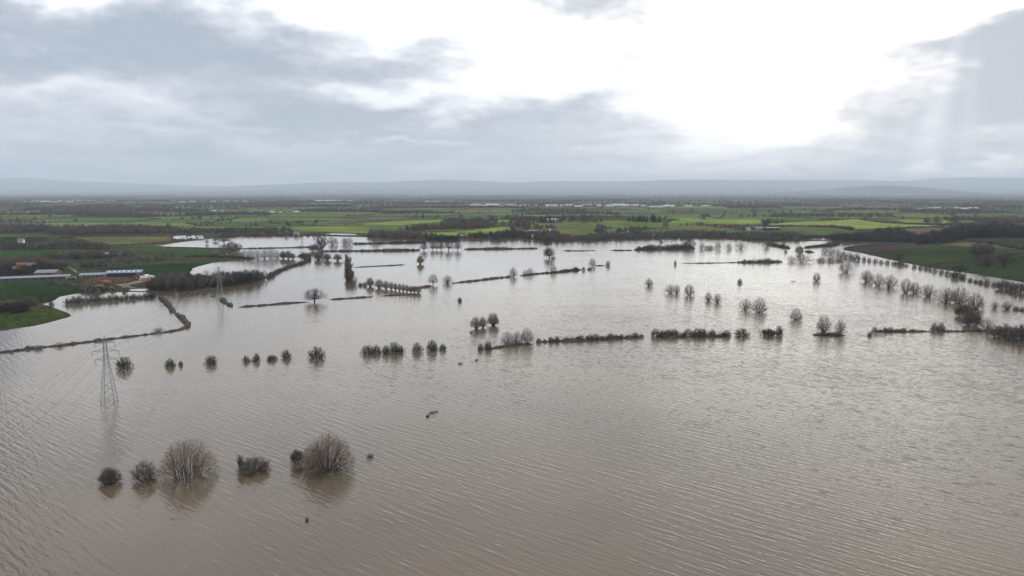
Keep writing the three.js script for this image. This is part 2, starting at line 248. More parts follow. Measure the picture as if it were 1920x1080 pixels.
const FIELDS = [  // brightest fields: sunlight through cloud gaps is painted into the tint
  ['grass_field', GREEN, 'dark green meadow left of the farm barns, running to the water', [[-60, 533], [60, 530], [100, 532], [140, 538], [160, 547], [140, 550], [113, 555], [100, 564], [70, 568], [40, 566], [-60, 560]]],
  ['grass_field', [0.040, 0.058, 0.013], 'olive grass spit curving into the water at left', [[-60, 592], [40, 584], [92, 574], [112, 581], [129, 589], [125, 594], [98, 602], [60, 610], [-60, 620]]],
  ['grass_field', GREEN, 'green pasture between the blue barn and the inner pool', [[150, 505], [235, 500], [330, 494], [398, 492], [360, 503], [356, 510], [360, 518], [330, 522], [285, 514], [262, 506]]],
  ['grass_field', MID, 'green meadow tongue pointing into the upper flood at left', [[212, 465], [300, 462.3], [370, 464], [440, 467], [449, 468.5], [438, 472], [405, 477], [340, 479.5], [290, 476], [225, 473]]],
  ['grass_field', MID, 'long green pasture behind the farmhouses', [[-60, 471], [150, 467.5], [200, 468], [190, 473], [150, 477], [-60, 482]]],
  ['stubble_field', [0.12, 0.12, 0.045], 'broad olive field below the long brown wood at left', [[135, 445], [220, 443.5], [310, 443], [322, 448], [315, 453], [290, 457], [200, 459], [160, 454]]],
  ['stubble_field', OLIVE, 'narrow olive field at the left edge under the wood', [[-60, 439], [94, 440], [94, 445.5], [-60, 446]]],
  ['grass_field', GREEN, 'narrow dark green field at the left edge above the conifers', [[-60, 447], [88, 447], [84, 451], [60, 456], [-60, 457]]],
  ['track', STUBBLE, 'pale muddy strip along the upper flood edge at left', [[175, 460.2], [290, 459], [325, 456], [300, 460.8], [250, 461.5]]],
  ['bright_field', [0.15, 0.205, 0.048], 'bright green field behind the strip of water left of centre', [[548, 427], [610, 424.5], [696, 426.5], [692, 431], [690, 437.5], [600, 435], [550, 432]]],
  ['bright_field', SUNLIT_GREEN, 'bright green strip above the long brown wood', [[668, 421.5], [730, 416], [800, 413.5], [838, 413], [848, 415], [800, 419], [735, 423]]],
  ['ploughed_field', SOIL, 'grey brown ploughed strip above the bright green strip', [[600, 419], [690, 413], [760, 409], [830, 410.5], [745, 414.5], [660, 420]]],
  ['bright_field', SUNLIT_GREEN2, 'bright yellow green field running under the brown wood near centre', [[700, 437.5], [790, 437], [860, 435], [905, 430], [945, 425], [958, 427], [958, 433], [900, 441.5], [850, 443.5], [815, 442]]],
  ['bright_field', SUNLIT_GREEN, 'small bright field above the village trees', [[926, 413.5], [955, 412.5], [960, 416], [932, 417]]],
  ['stubble_field', [0.20, 0.165, 0.045], 'small golden field on the knoll right of the village', [[990, 421], [1030, 420], [1034, 428], [1000, 429]]],
  ['grass_field', [0.115, 0.125, 0.035], 'olive sloping meadow on the round knoll by the shore', [[1040, 424], [1065, 420], [1100, 419.5], [1122, 423], [1120, 434], [1104, 441], [1060, 442], [1045, 436]]],
  ['bright_field', [0.14, 0.18, 0.035], 'green field beside the white cottage on the slope', [[1133, 420], [1182, 420], [1184, 426], [1140, 429]]],
  ['bright_field', [0.13, 0.17, 0.035], 'green strip along the knoll crest behind dark pines', [[1190, 421], [1260, 421], [1300, 424], [1200, 425]]],
  ['grass_field', [0.125, 0.135, 0.038], 'long olive meadow sloping to the shore wood', [[1245, 424], [1310, 423.5], [1350, 428], [1380, 434.5], [1310, 437], [1270, 432]]],
  ['bright_field', SUNLIT_GREEN, 'wide bright field behind the far pond', [[1265, 414], [1340, 411], [1425, 411], [1432, 419], [1400, 421], [1310, 420], [1255, 418]]],
  ['bright_field', SUNLIT_GREEN, 'largest bright green field at right, before the dark wood', [[1440, 423], [1470, 418], [1540, 415], [1605, 412], [1640, 414.5], [1672, 419], [1720, 421.5], [1775, 423.5], [1700, 426.5], [1640, 429], [1602, 430], [1588, 426], [1545, 423.5]]],
  ['grass_field', [0.09, 0.11, 0.034], 'olive field above the river bend at right', [[1440, 428], [1500, 425], [1560, 427], [1612, 434], [1600, 440], [1520, 441], [1440, 438]]],
  ['ploughed_field', [0.135, 0.092, 0.072], 'pinkish ploughed field between two dark woods at right', [[1672, 441], [1680, 431], [1740, 427.5], [1795, 427], [1770, 432], [1715, 441]]],
  ['bright_field', [0.17, 0.22, 0.042], 'bright field behind the three round far trees', [[1675, 413], [1760, 412], [1800, 416], [1770, 419.5], [1700, 418]]],
  ['ploughed_field', [0.052, 0.037, 0.030], 'brown ploughed field at the tip of the water tongue', [[1580, 467], [1590, 463], [1615, 460], [1650, 457.5], [1712, 457], [1715, 464], [1650, 473], [1620, 474.5], [1592, 470.5]]],
  ['grass_field', [0.034, 0.044, 0.014], 'big dark green field on the right bank', [[1635, 474.5], [1720, 465], [1770, 461], [1855, 466], [1930, 474], [1830, 486], [1730, 498], [1700, 493], [1655, 483]]],
  ['grass_field', [0.022, 0.038, 0.013], 'dark lower meadow at the right edge beside the water', [[1742, 500], [1830, 488.5], [1990, 472], [2050, 560], [1915, 527], [1850, 516.5], [1790, 507]]],
  ['ploughed_field', STUBBLE.map((v) => v * 0.8), 'tan ploughed crest under the right hand wood', [[1762, 459.5], [1800, 455.5], [1850, 455], [1900, 464], [1930, 470], [1860, 465]]],
  ['grass_field', [0.034, 0.050, 0.017], 'green field above the dark hedge at the right edge', [[1815, 449], [1870, 447.5], [2000, 448], [2000, 468], [1900, 458], [1850, 453]]],
  ['ploughed_field', SOIL, 'far brown field at the right edge above the wood', [[1850, 420], [1990, 418.5], [1990, 424.5], [1880, 425]]],
];
const groundMat = { grass_field: landMat, bright_field: landMat, ploughed_field: landMat, stubble_field: landMat, track: landMat };
for (const [name, tint, label, pts] of FIELDS) {
  const g = drape(pts.map(([x, y]) => { const p = at(x, y); return [p.x, p.z]; }), 0.22, 26, tint, 0.75);
  tag(mesh(name, g, groundMat[name], scene), label, 'field', null, 'structure');
}

// ---------------------------------------------------------------- trees
const V = (x, y, z) => new THREE.Vector3(x, y, z);
function tube(out, pts, r0, r1, sides) {
  const rings = pts.map((p, i) => {
    const d = V().subVectors(pts[Math.min(i + 1, pts.length - 1)], pts[Math.max(i - 1, 0)]).normalize(), a = V(d.z, d.x * 0.3, -d.x + 0.01).cross(d).normalize(), b = V().crossVectors(d, a), r = mix(r0, r1, i / (pts.length - 1));
    return Array.from({ length: sides }, (_, k) => { const t = k / sides * 6.28319; return V().copy(p).addScaledVector(a, Math.cos(t) * r).addScaledVector(b, Math.sin(t) * r); });
  });
  for (let i = 0; i < rings.length - 1; i++) for (let k = 0; k < sides; k++) { const n = (k + 1) % sides, A = rings[i][k], B = rings[i][n], C = rings[i + 1][k], D = rings[i + 1][n]; out.push(A.x, A.y, A.z, B.x, B.y, B.z, C.x, C.y, C.z, B.x, B.y, B.z, D.x, D.y, D.z, C.x, C.y, C.z); }
}
function spike(out, a, d, len, r) {            // a tapering three-sided twig
  let ux = d.y - d.z * 0.7, uy = d.z * 0.4 - d.x, uz = d.x * 0.7 - d.y * 0.4; const l = Math.hypot(ux, uy, uz) || 1; ux *= r / l; uy *= r / l; uz *= r / l;
  const vx = d.y * uz - d.z * uy, vy = d.z * ux - d.x * uz, vz = d.x * uy - d.y * ux, ex = a.x + d.x * len, ey = a.y + d.y * len, ez = a.z + d.z * len;
  for (let k = 0; k < 3; k++) { const s = k * 2.0944, t = s + 2.0944; out.push(a.x + ux * Math.cos(s) + vx * Math.sin(s), a.y + uy * Math.cos(s) + vy * Math.sin(s), a.z + uz * Math.cos(s) + vz * Math.sin(s), a.x + ux * Math.cos(t) + vx * Math.sin(t), a.y + uy * Math.cos(t) + vy * Math.sin(t), a.z + uz * Math.cos(t) + vz * Math.sin(t), ex, ey, ez); }
}
function growTree(o) {
  const R = rngOf(o.seed), trunk = [], crown = [], rs = (k = 1) => (R() * 2 - 1) * k;
  if (o.trunkH > 0.05) { const lean = V(rs(0.12), 1, rs(0.12)); tube(trunk, [0, 0.15, 0.5, 1].map((t) => V(lean.x * t * o.trunkH, t * o.trunkH * 1.02 - 0.4 * (1 - t), lean.z * t * o.trunkH)), o.trunkR * 1.35, o.trunkR * (o.knob || 0.8), 7); }
  const up = V(0, 1, 0);
  for (let i = 0; i < o.stems; i++) {
    const phi = i * 2.39996 + rs(0.5), th = o.spread * Math.sqrt((i + 0.4) / o.stems) + rs(0.08), k = (o.k0 ?? 0.8) + (1.03 - (o.k0 ?? 0.8)) * R();
    const sr = o.base * Math.sqrt(R()), S = V(Math.cos(phi) * sr * Math.sin(th + 0.2), o.trunkH * (0.85 + 0.15 * R()) - (o.trunkH > 0.05 ? 0 : 0.3), Math.sin(phi) * sr * Math.sin(th + 0.2));
    const lp = o.lop ?? 1, lop = 1 + lp * (0.22 * Math.sin(phi * 2 + o.seed) + 0.15 * Math.sin(phi * 3 + o.seed * 2));
    const E = V(o.R * Math.sin(th) * Math.cos(phi) * k * lop, o.trunkH + (o.H - o.trunkH) * Math.cos(th) * k, o.R * Math.sin(th) * Math.sin(phi) * k * lop);
    const D = V().subVectors(E, S), C = V(S.x + D.x * o.cx, S.y + D.y * o.cyy, S.z + D.z * o.cx).add(V(rs(0.3), rs(0.2), rs(0.3)));
    const bez = (t) => V().addScaledVector(S, (1 - t) * (1 - t)).addScaledVector(C, 2 * t * (1 - t)).addScaledVector(E, t * t), len = D.length();
    tube(trunk, [0, 0.25, 0.5, 0.75, 1].map(bez), o.stemR * (0.7 + 0.5 * R()), 0.02, o.sides || 4);
    for (let b = 0; b < o.br; b++) {
      const t0 = o.t0 ?? 0.22, t = t0 + (1 - t0) * (b + R()) / o.br, P = bez(t), tan = V().subVectors(bez(Math.min(1, t + 0.05)), bez(t - 0.05)).normalize();
      const bd = V().copy(tan).multiplyScalar(o.along).add(V(rs(0.8), rs(0.55) + o.lift, rs(0.8))).normalize(), bl = o.bl * (0.6 + 0.6 * R()) * (1.15 - 0.45 * t);
      spike(crown, P, bd, bl, o.brR);
      for (let w = 0; w < o.tw; w++) {
        const s = 0.15 + 0.85 * R(), Q = V().copy(P).addScaledVector(bd, bl * s), wd = V().copy(bd).multiplyScalar(0.75).add(V(rs(0.75), rs(0.6) + o.lift * 0.8, rs(0.75))).normalize();
        const l = o.twL * (0.55 + 0.7 * R()); if (Q.y < 0.15) Q.y = 0.15 + R() * 0.3; if (wd.y * l + Q.y < 0.05) wd.y = Math.abs(wd.y);
        spike(crown, Q, wd, l, o.twR);
      }
    }
  }
  for (let i = 0; i < (o.fill || 0); i++) {
    const phi = R() * 6.2832, ct = 1 - R() * (1 - Math.cos(Math.min(o.spread + 0.12, 1.62))), st = Math.sqrt(Math.max(0, 1 - ct * ct)), th = Math.acos(ct);
    const lump = 1 + 0.13 * n2(Math.cos(phi) * st * 3 + o.seed, Math.sin(phi) * st * 3, 5) + 0.10 * n2(Math.cos(phi) * st * 7, Math.sin(phi) * st * 7 + o.seed, 6), rho = mix(o.hollow ?? 0.45, 0.98, Math.sqrt(R())) * lump, lp = o.lop ?? 1, lop = 1 + lp * (0.22 * Math.sin(phi * 2 + o.seed) + 0.15 * Math.sin(phi * 3 + o.seed * 2));
    const Q = V(o.R * st * Math.cos(phi) * rho * lop, o.trunkH + (o.H - o.trunkH) * ct * rho, o.R * st * Math.sin(phi) * rho * lop);
    const d = V(Math.cos(phi) * st * 0.8 + rs(0.55), ct * 0.7 + 0.25 + rs(0.45), Math.sin(phi) * st * 0.8 + rs(0.55)).normalize(), l = o.twL * (0.5 + 0.6 * R()); if (Q.y < 0.1) Q.y = 0.1; if (Q.y + d.y * l < 0.05) d.y = Math.abs(d.y);
    spike(crown, Q, d, l, o.twR);
  }
  const T = positions(trunk), C = positions(crown), q = C.attributes.position, ys = [], rr = [];
  for (let i = 2; i < q.count; i += 3) { ys.push(q.getY(i)); rr.push(Math.abs(q.getX(i)), Math.abs(q.getZ(i))); }
  ys.sort((a, b) => a - b); rr.sort((a, b) => a - b);
  const fy = o.H / ys[ys.length * 0.985 | 0], fr = o.R / rr[rr.length * 0.955 | 0];
  if (!o.raw) for (const g of [T, C]) g.scale(fr, fy, fr);
  return [T, C];
}
// kinds, in metres, before each plant is brought to its own size: H high, 2R wide
const KIND = {
  willow: { H: 8.5, R: 5.6, base: 1.6, trunkH: 0, trunkR: 0.3, stems: 26, spread: 1.42, cx: 0.36, cyy: 0.62, stemR: 0.13, fill: 1300, hollow: 0.5, k0: 0.84, br: 8, tw: 6, bl: 1.4, along: 0.8, lift: 0.22, twL: 0.95, brR: 0.032, twR: 0.027 },
  shrub: { H: 4.5, R: 3.2, base: 1.0, trunkH: 0, trunkR: 0.3, stems: 22, fill: 420, hollow: 0.4, spread: 1.5, cx: 0.5, cyy: 0.6, stemR: 0.09, br: 8, tw: 7, bl: 1.3, along: 0.5, lift: 0.15, twL: 0.95, brR: 0.035, twR: 0.03 },
  oak: { H: 10, R: 7.2, base: 0.3, trunkH: 2.3, trunkR: 0.5, stems: 17, fill: 1300, hollow: 0.6, spread: 1.62, cx: 0.55, cyy: 0.42, stemR: 0.2, br: 8, tw: 4, bl: 2.3, along: 0.7, lift: 0.12, twL: 1.25, brR: 0.05, twR: 0.026 },
  pollard: { H: 7, R: 3.6, base: 1.1, trunkH: 0.3, trunkR: 0.8, knob: 1.0, stems: 38, spread: 1.32, fill: 1300, hollow: 0.4, t0: 0.14, cx: 0.45, cyy: 0.55, stemR: 0.08, br: 5, tw: 4, bl: 1.8, along: 1.3, lift: 0.4, twL: 1.3, brR: 0.035, twR: 0.025 },
  brush: { H: 4, R: 3.6, base: 2.4, trunkH: 0, trunkR: 0.3, stems: 34, fill: 600, hollow: 0.3, spread: 1.35, cx: 0.45, cyy: 0.6, stemR: 0.07, br: 6, tw: 7, bl: 1.3, along: 0.9, lift: 0.4, twL: 1.1, brR: 0.035, twR: 0.034 },
  poplar: { H: 14, R: 3.6, base: 0.3, trunkH: 1.5, trunkR: 0.35, stems: 20, spread: 0.85, cx: 0.7, cyy: 0.35, stemR: 0.14, br: 10, tw: 8, bl: 2.0, along: 0.9, lift: 0.5, twL: 1.4, brR: 0.05, twR: 0.033 },
};
const BARK = mat(0.060, 0.050, 0.043), DARKBARK = mat(0.038, 0.032, 0.028);
const TWIG = { willow: mat(0.195, 0.142, 0.108), shrub: mat(0.075, 0.068, 0.05), oak: mat(0.062, 0.052, 0.044), pollard: mat(0.185, 0.145, 0.115), brush: mat(0.115, 0.072, 0.056), poplar: mat(0.115, 0.075, 0.058), pale: mat(0.22, 0.18, 0.145), dark: mat(0.040, 0.038, 0.030), grey: mat(0.135, 0.108, 0.088), red: mat(0.15, 0.078, 0.058) };
const protos = {};
function proto(kind, far, v) {
  const key = kind + far + v;
  if (!protos[key]) { const o = { ...KIND[kind], seed: 100 + v * 17 + kind.length * 7 }; if (far === 1) Object.assign(o, { stems: o.stems * 1.1 | 0, fill: (o.fill || 0) * 0.85 | 0, br: o.br * 0.9 | 0, tw: o.tw * 0.85 | 0, twR: o.twR * (kind === 'willow' || kind === 'pollard' ? 1.75 : 1.9), stemR: o.stemR * 1.25, brR: o.brR * 1.3, sides: 3 }); if (far === 2) Object.assign(o, kind === 'oak' ? { stems: 20, fill: 560, br: 6, tw: 5, twR: 0.13, brR: 0.08, sides: 3, stemR: 0.24, trunkR: 0.7 } : { stems: o.stems * 0.9 | 0, fill: (o.fill || 0) * 0.38 | 0, br: 4, tw: 4, twR: o.twR * (kind === 'willow' || kind === 'pollard' ? 3.6 : 3.8), brR: o.brR * 1.6, sides: 3, stemR: o.stemR * 0.9 }); protos[key] = growTree(o); }
  return protos[key];
}
const NAME = { willow: ['willow_tree', 'tree'], shrub: ['hawthorn_bush', 'bush'], oak: ['oak_tree', 'tree'], pollard: ['pollard_willow', 'tree'], brush: ['willow_scrub', 'bush'], poplar: ['tall_willow', 'tree'] };
const ORD = ['first', 'second', 'third', 'fourth', 'fifth', 'sixth', 'seventh', 'eighth', 'ninth', 'tenth', 'eleventh', 'twelfth', 'thirteenth', 'fourteenth', 'fifteenth', 'sixteenth', 'seventeenth', 'eighteenth', 'nineteenth', 'twentieth', 'twenty-first', 'twenty-second', 'twenty-third', 'twenty-fourth', 'twenty-fifth', 'twenty-sixth', 'twenty-seventh', 'twenty-eighth'];
let nth = 0;
function plant(kind, cx, yb, w, h, label, { tone, group, unique, seed, turn } = {}) {
  nth++;
  const p = at(cx, yb), D = -p.z, K = KIND[kind], far = D < 300 ? 0 : D < 720 ? 1 : 2;
  const [tg, cg] = unique ? growTree({ ...K, seed: nth * 13 + 5, ...unique }) : proto(kind, far, nth % 3);
  const o = thing(NAME[kind][0], label, NAME[kind][1], p, turn ?? nth * 1.7, group);
  const k = unique && unique.R ? 1 : 1; const grow = unique ? 1.03 : 1.07, W = grow * metres(w, p) / (2 * (unique?.R ?? K.R)), Hh = grow * metres(h, p) / (unique?.H ?? K.H);
  o.scale.set(W * k, Hh, W * k);
  const tr = mesh(K.trunkH > 0.05 ? 'trunk' : 'stems', tg, kind === 'oak' || tone === 'dark' ? DARKBARK : BARK, o); if (K.trunkH <= 0.05) tr.userData.kind = 'stuff';
  mesh('crown', cg, TWIG[tone || kind], o);
  return o;
}
// near group in the brown water
plant('shrub', 206, 906, 33, 30, 'small dense dark bush, leftmost of the near bushes in the brown water', { tone: 'grey', unique: { R: 2.6, H: 4.6, stems: 34, fill: 1100, spread: 1.35, br: 9, tw: 8 } });
plant('shrub', 271, 901, 48, 36, 'loose grey bush second from the left among the near bushes', { tone: 'grey', unique: { R: 3.6, H: 5.2, stems: 24, fill: 600, spread: 1.4, br: 9, tw: 7, lift: 0.3 } });
plant('willow', 352, 891, 92, 63, 'wide many-stemmed willow with thin upright trunks, left of the two big near ones', { unique: { R: 6.6, H: 9.6, lop: 0.4, t0: 0.38, base: 4.2, stems: 60, fill: 4600, br: 6, tw: 4, spread: 1.42, cx: 0.3, cyy: 0.58, stemR: 0.10 } });
plant('shrub', 476, 883, 52, 25, 'low olive scrub between the two big near willows', { tone: 'grey', unique: { R: 4.2, H: 4.2, base: 1.6, lop: 0.3, k0: 0.85, stems: 50, fill: 900, spread: 1.5, br: 8, tw: 7, lift: 0.4 } });
plant('poplar', 451, 883, 13, 31, 'slim leafless sapling standing at the left of the low near scrub', { tone: 'grey', unique: { R: 0.9, H: 4.8, trunkH: 0.5, trunkR: 0.07, stems: 10, stemR: 0.05, bl: 0.8, twL: 0.6 } });
plant('brush', 557, 869, 23, 27, 'small dark bush just left of the largest near willow', { tone: 'grey', unique: { R: 1.8, H: 4.2, stems: 26, spread: 1.0 } });
plant('willow', 615, 880, 84, 62, 'largest near willow with a dense fan of rods from a dark crown base', { unique: { R: 6.0, H: 9.3, lop: 0.4, t0: 0.34, base: 2.2, stems: 64, fill: 4800, br: 6, tw: 4, spread: 1.42, cx: 0.4, cyy: 0.5, stemR: 0.10 } });
plant('willow', 584, 878, 62, 38, 'low sprawling willow limb crown leaning left from the largest near willow', { unique: { R: 4.6, H: 5.6, base: 0.8, stems: 16, br: 9, tw: 7, spread: 1.45, cx: 0.5, cyy: 0.6, stemR: 0.16 } });
plant('shrub', 694, 857, 12, 7, 'tiny drowned bush top right of the largest near willow', { tone: 'grey' });
// long middle row, left to right
plant('shrub', 232, 690, 25, 20, 'round dark bush just right of the near pylon', { tone: 'shrub' });
plant('shrub', 319, 687, 18, 14, 'small round dark bush second right of the near pylon');
plant('shrub', 339, 685, 9, 8, 'tiny reddish bush beside the small round one right of the near pylon', { tone: 'brush' });
plant('shrub', 396, 682, 19, 15, 'lone small dark bush halfway between pylon and lone round bush', {});
plant('shrub', 461, 678, 12, 11, 'left one of two small bushes joined by a floating log', {});
plant('shrub', 481, 677, 13, 14, 'right one of two small bushes joined by a floating log', {});
plant('shrub', 510, 675, 20, 9, 'low flat dome of a bush right of the log bushes', {});
plant('shrub', 537, 671, 17, 15, 'small upright bush right of the low flat dome', {});
plant('shrub', 594, 671, 26, 20, 'lone round bush in the middle row under the lone oak', {});
[[690, 663, 22, 15, 'leftmost'], [706, 663, 18, 15, 'second'], [724, 663, 18, 15, 'third'], [740, 662, 19, 20, 'fourth and tallest'], [752, 661, 13, 13, 'rightmost']].forEach(([x, y, w, h, s]) => plant('shrub', x, y, w, h, `${s} bush of the long five-bush clump in the middle row`, { group: 'five-bush clump in the middle row' }));
plant('shrub', 782, 660, 18, 17, 'left of three bushes right of the five-bush clump', { tone: 'grey', group: 'three bushes in the middle row' });
plant('shrub', 810, 657, 21, 18, 'middle and largest of three bushes right of the five-bush clump', { group: 'three bushes in the middle row' });
plant('shrub', 830, 656, 14, 11, 'right and smallest of three bushes right of the five-bush clump', { group: 'three bushes in the middle row' });
plant('pollard', 893, 616, 22, 21, 'left of three close pollard willows standing off the middle row', { tone: 'pale', group: 'three close pollards' });
plant('pollard', 906, 614, 15, 19, 'middle of three close pollard willows standing off the middle row', { tone: 'pale', group: 'three close pollards' });
plant('pollard', 925, 610, 25, 22, 'right and broadest of three close pollard willows off the middle row', { group: 'three close pollards' });
plant('shrub', 901, 656, 14, 11, 'low bush left of the two pale willows in the middle row', { tone: 'grey' });
plant('shrub', 915, 655, 14, 15, 'taller dark bush left of the two pale willows in the middle row', {});
plant('willow', 952, 647, 22, 24, 'leftmost pale willow of three in the middle row near centre', { tone: 'pale' });
plant('willow', 969, 646, 20, 23, 'middle pale willow of three in the middle row near centre', { tone: 'pale' });
plant('willow', 988, 644, 27, 27, 'rightmost pale rounded willow of three in the middle row near centre', { tone: 'pale' });
plant('shrub', 1391, 630, 26, 14, 'rounded bush between the centre hedge and the dark evergreen mound', { tone: 'grey' });
plant('brush', 1441, 629, 28, 12, 'dark dense mound of scrub right of the rounded bush', { tone: 'dark' });
plant('shrub', 1461, 629, 12, 18, 'narrow dark bush at the right end of the dark scrub mound', { tone: 'dark' });
plant('willow', 1492, 600, 25, 20, 'pale airy willow above the dark scrub mound', { tone: 'pale' });
plant('willow', 1544, 622, 27, 30, 'left pale tree on the low dark islet', { tone: 'pale' });
plant('willow', 1575, 627, 19, 27, 'right slimmer tree on the low dark islet', { tone: 'grey' });
plant('shrub', 1631, 630, 9, 8, 'tiny round bush right of the low dark islet', { tone: 'red' });
plant('shrub', 1752, 621, 14, 15, 'left of a pair of bushes in the right end hedge line', { tone: 'grey' });
plant('shrub', 1764, 621, 14, 15, 'right of a pair of bushes in the right end hedge line', { tone: 'grey' });
plant('willow', 1850, 621, 25, 22, 'pale airy bush at the right end of the long middle row', { tone: 'pale' });
plant('brush', 1884, 634, 50, 24, 'dense brushy willow scrub at the right edge, end of the middle row', { tone: 'grey' });
plant('brush', 1918, 640, 42, 30, 'dark brushy scrub cut by the right edge of the picture', { tone: 'grey' });
// right arc
plant('willow', 1586, 511, 28, 21, 'topmost willow of the arc curving down to the right', { tone: 'grey' });
plant('willow', 1531, 527, 15, 15, 'small lone willow left of the right hand arc', { tone: 'grey' });
plant('willow', 1625, 528, 22, 20, 'dark dense willow, second of the arc on the right', { tone: 'oak' });
plant('willow', 1646, 536, 20, 22, 'third willow of the arc on the right', { tone: 'willow' });
plant('willow', 1668, 539, 24, 22, 'fourth willow of the arc on the right', { tone: 'willow' });
plant('willow', 1698, 549, 22, 25, 'fifth and tallest upright willow of the arc on the right', { tone: 'willow' });
plant('willow', 1715, 550, 21, 20, 'sixth willow of the arc, touching the tall fifth one', { tone: 'willow' });
plant('willow', 1740, 556, 25, 22, 'round willow alone in the lower half of the right arc', { tone: 'willow' });
plant('willow', 1774, 567, 36, 26, 'broad willow, left half of the biggest clump in the right arc', { tone: 'willow' });
plant('willow', 1797, 569, 34, 29, 'tall fan willow, right half of the biggest clump in the right arc', { tone: 'willow' });
plant('willow', 1828, 579, 32, 28, 'pale willow just below the biggest clump in the right arc', { tone: 'pale' });
plant('brush', 1807, 594, 30, 24, 'rusty brown scrub below the biggest clump in the right arc', { tone: 'brush' });
plant('brush', 1823, 611, 29, 29, 'dark upright scrub at the lower end of the right arc', { tone: 'grey' });
plant('willow', 1865, 579, 12, 14, 'small faint bush right of the arc near the right edge', { tone: 'pale' });
plant('willow', 1888, 580, 18, 15, 'round pale bush near the right edge', { tone: 'willow' });
plant('shrub', 1905, 582, 11, 8, 'low bush second from the right edge', { tone: 'grey' });
plant('shrub', 1917, 583, 10, 7, 'low bush touching the right edge', { tone: 'grey' });
// scattered, right of centre
plant('willow', 1217, 536, 15, 13, 'small one-sided willow alone right of centre', { tone: 'grey' });
plant('willow', 1257, 550, 17, 16, 'left of two touching willows right of centre', { tone: 'pale' });
plant('willow', 1269, 550, 11, 16, 'narrow right one of two touching willows right of centre', { tone: 'willow' });
plant('willow', 1292, 554, 21, 20, 'round single willow beside the two touching ones', { tone: 'willow' });
plant('willow', 1328, 564, 14, 15, 'left of two small willows right of the round single one', { tone: 'pale' });
plant('willow', 1345, 568, 15, 17, 'right of two small willows right of the round single one', { tone: 'willow' });
plant('willow', 1398, 581, 20, 20, 'left of two broad willows in the open water right of centre', { tone: 'willow' });
plant('willow', 1423, 586, 29, 25, 'right and bigger of two broad willows in the open water', { tone: 'willow' });
plant('shrub', 1387, 531, 9, 8, 'tiny bush alone above the two broad willows', { tone: 'grey' });
plant('shrub', 862, 565, 8, 7, 'small round dark bush alone in the open water at centre', { tone: 'oak' });
plant('shrub', 1266, 496, 5, 8, 'thin drowned bush at the left end of the fine hedge line', { tone: 'grey' });
// the lone oak
plant('oak', 590, 566, 37, 25, 'lone spreading oak standing in the water left of centre', { unique: { R: 7.4, H: 10.2, stems: 24, fill: 1500, br: 10, tw: 5, twR: 0.045 }, turn: 0.6 });
// centre left row
plant('shrub', 676, 536, 8, 6, 'tiny bush at the left end of the pollard row, first of two', { tone: 'shrub' });
plant('shrub', 684, 536, 8, 7, 'tiny bush at the left end of the pollard row, second of two', { tone: 'shrub' });
[[694, 537, 17, 16], [711, 540, 17, 16], [724, 542, 14, 15], [734, 543, 10, 14], [741.5, 544.5, 8.5, 14], [749, 545.5, 8.5, 14], [756, 546.5, 8.5, 14], [763, 547.5, 8.5, 14], [770, 548.5, 8.5, 13], [777, 549, 8.5, 13], [784.5, 549.5, 11, 13]].forEach(([x, y, w, h], i) => plant('pollard', x, y, w, h, `${['leftmost', 'second', 'third', 'fourth', 'fifth', 'sixth', 'seventh', 'eighth', 'ninth', 'tenth', 'rightmost'][i]} pollard willow from the left in the row of eleven`, { tone: 'pale', group: 'row of eleven pollards' }));
plant('oak', 812, 534, 21, 19, 'round bare tree at the right end of the brown hedge by the pollards', { tone: 'grey' });
plant('willow', 839, 531, 16, 14, 'smaller bare tree right of the round one beyond the pollards', { tone: 'grey' });
// avenue running away
for (let i = 0; i < 15; i++) { const t = i / 14; const yb = mix(531, 489, t); plant('poplar', mix(656, 651, t) + (i % 2 ? 2.6 : -2.6) + 1.6 * Math.sin(i * 2.3), yb, mix(12, 9.5, t) * (0.9 + 0.25 * Math.sin(i * 3.1)), mix(17, 12.5, t) * (1 + 0.22 * Math.sin(i * 1.9)), i === 0 ? 'nearest tree of the tall brown avenue running away from the viewer' : i === 14 ? 'farthest tree of the tall brown avenue running away from the viewer' : `${ORD[i]} tree from the near end of the tall brown avenue`, { tone: i % 3 ? 'poplar' : 'brush', group: 'tall brown avenue' }); }
plant('willow', 665, 533, 11, 15, 'grey willow beside the near end of the tall brown avenue', { tone: 'grey' });
[[596, 487, 13, 14, 'left'], [614, 488, 14, 13, 'middle'], [633, 489, 14, 13, 'right']].forEach(([x, y, w, h, s]) => plant('pollard', x, y, w, h, `${s} of three round pollards left of the tall brown avenue`, { group: 'three round pollards' }));
plant('pollard', 788, 495, 14, 15, 'lone round pollard right of the tall brown avenue', {});
[[795, 470, 13, 14, 'first'], [811, 469, 10, 14, 'second'], [819, 469, 7, 12, 'third, thinnest'], [827, 469, 10, 14, 'fourth'], [841, 469.5, 14, 17, 'fifth and tallest'], [858, 469.5, 13, 16, 'sixth']].forEach(([x, y, w, h, s]) => plant('oak', x, y, w, h, `${s} of six bare round trees in a line in the far water`, { tone: 'oak', group: 'six bare round trees in a line' }));
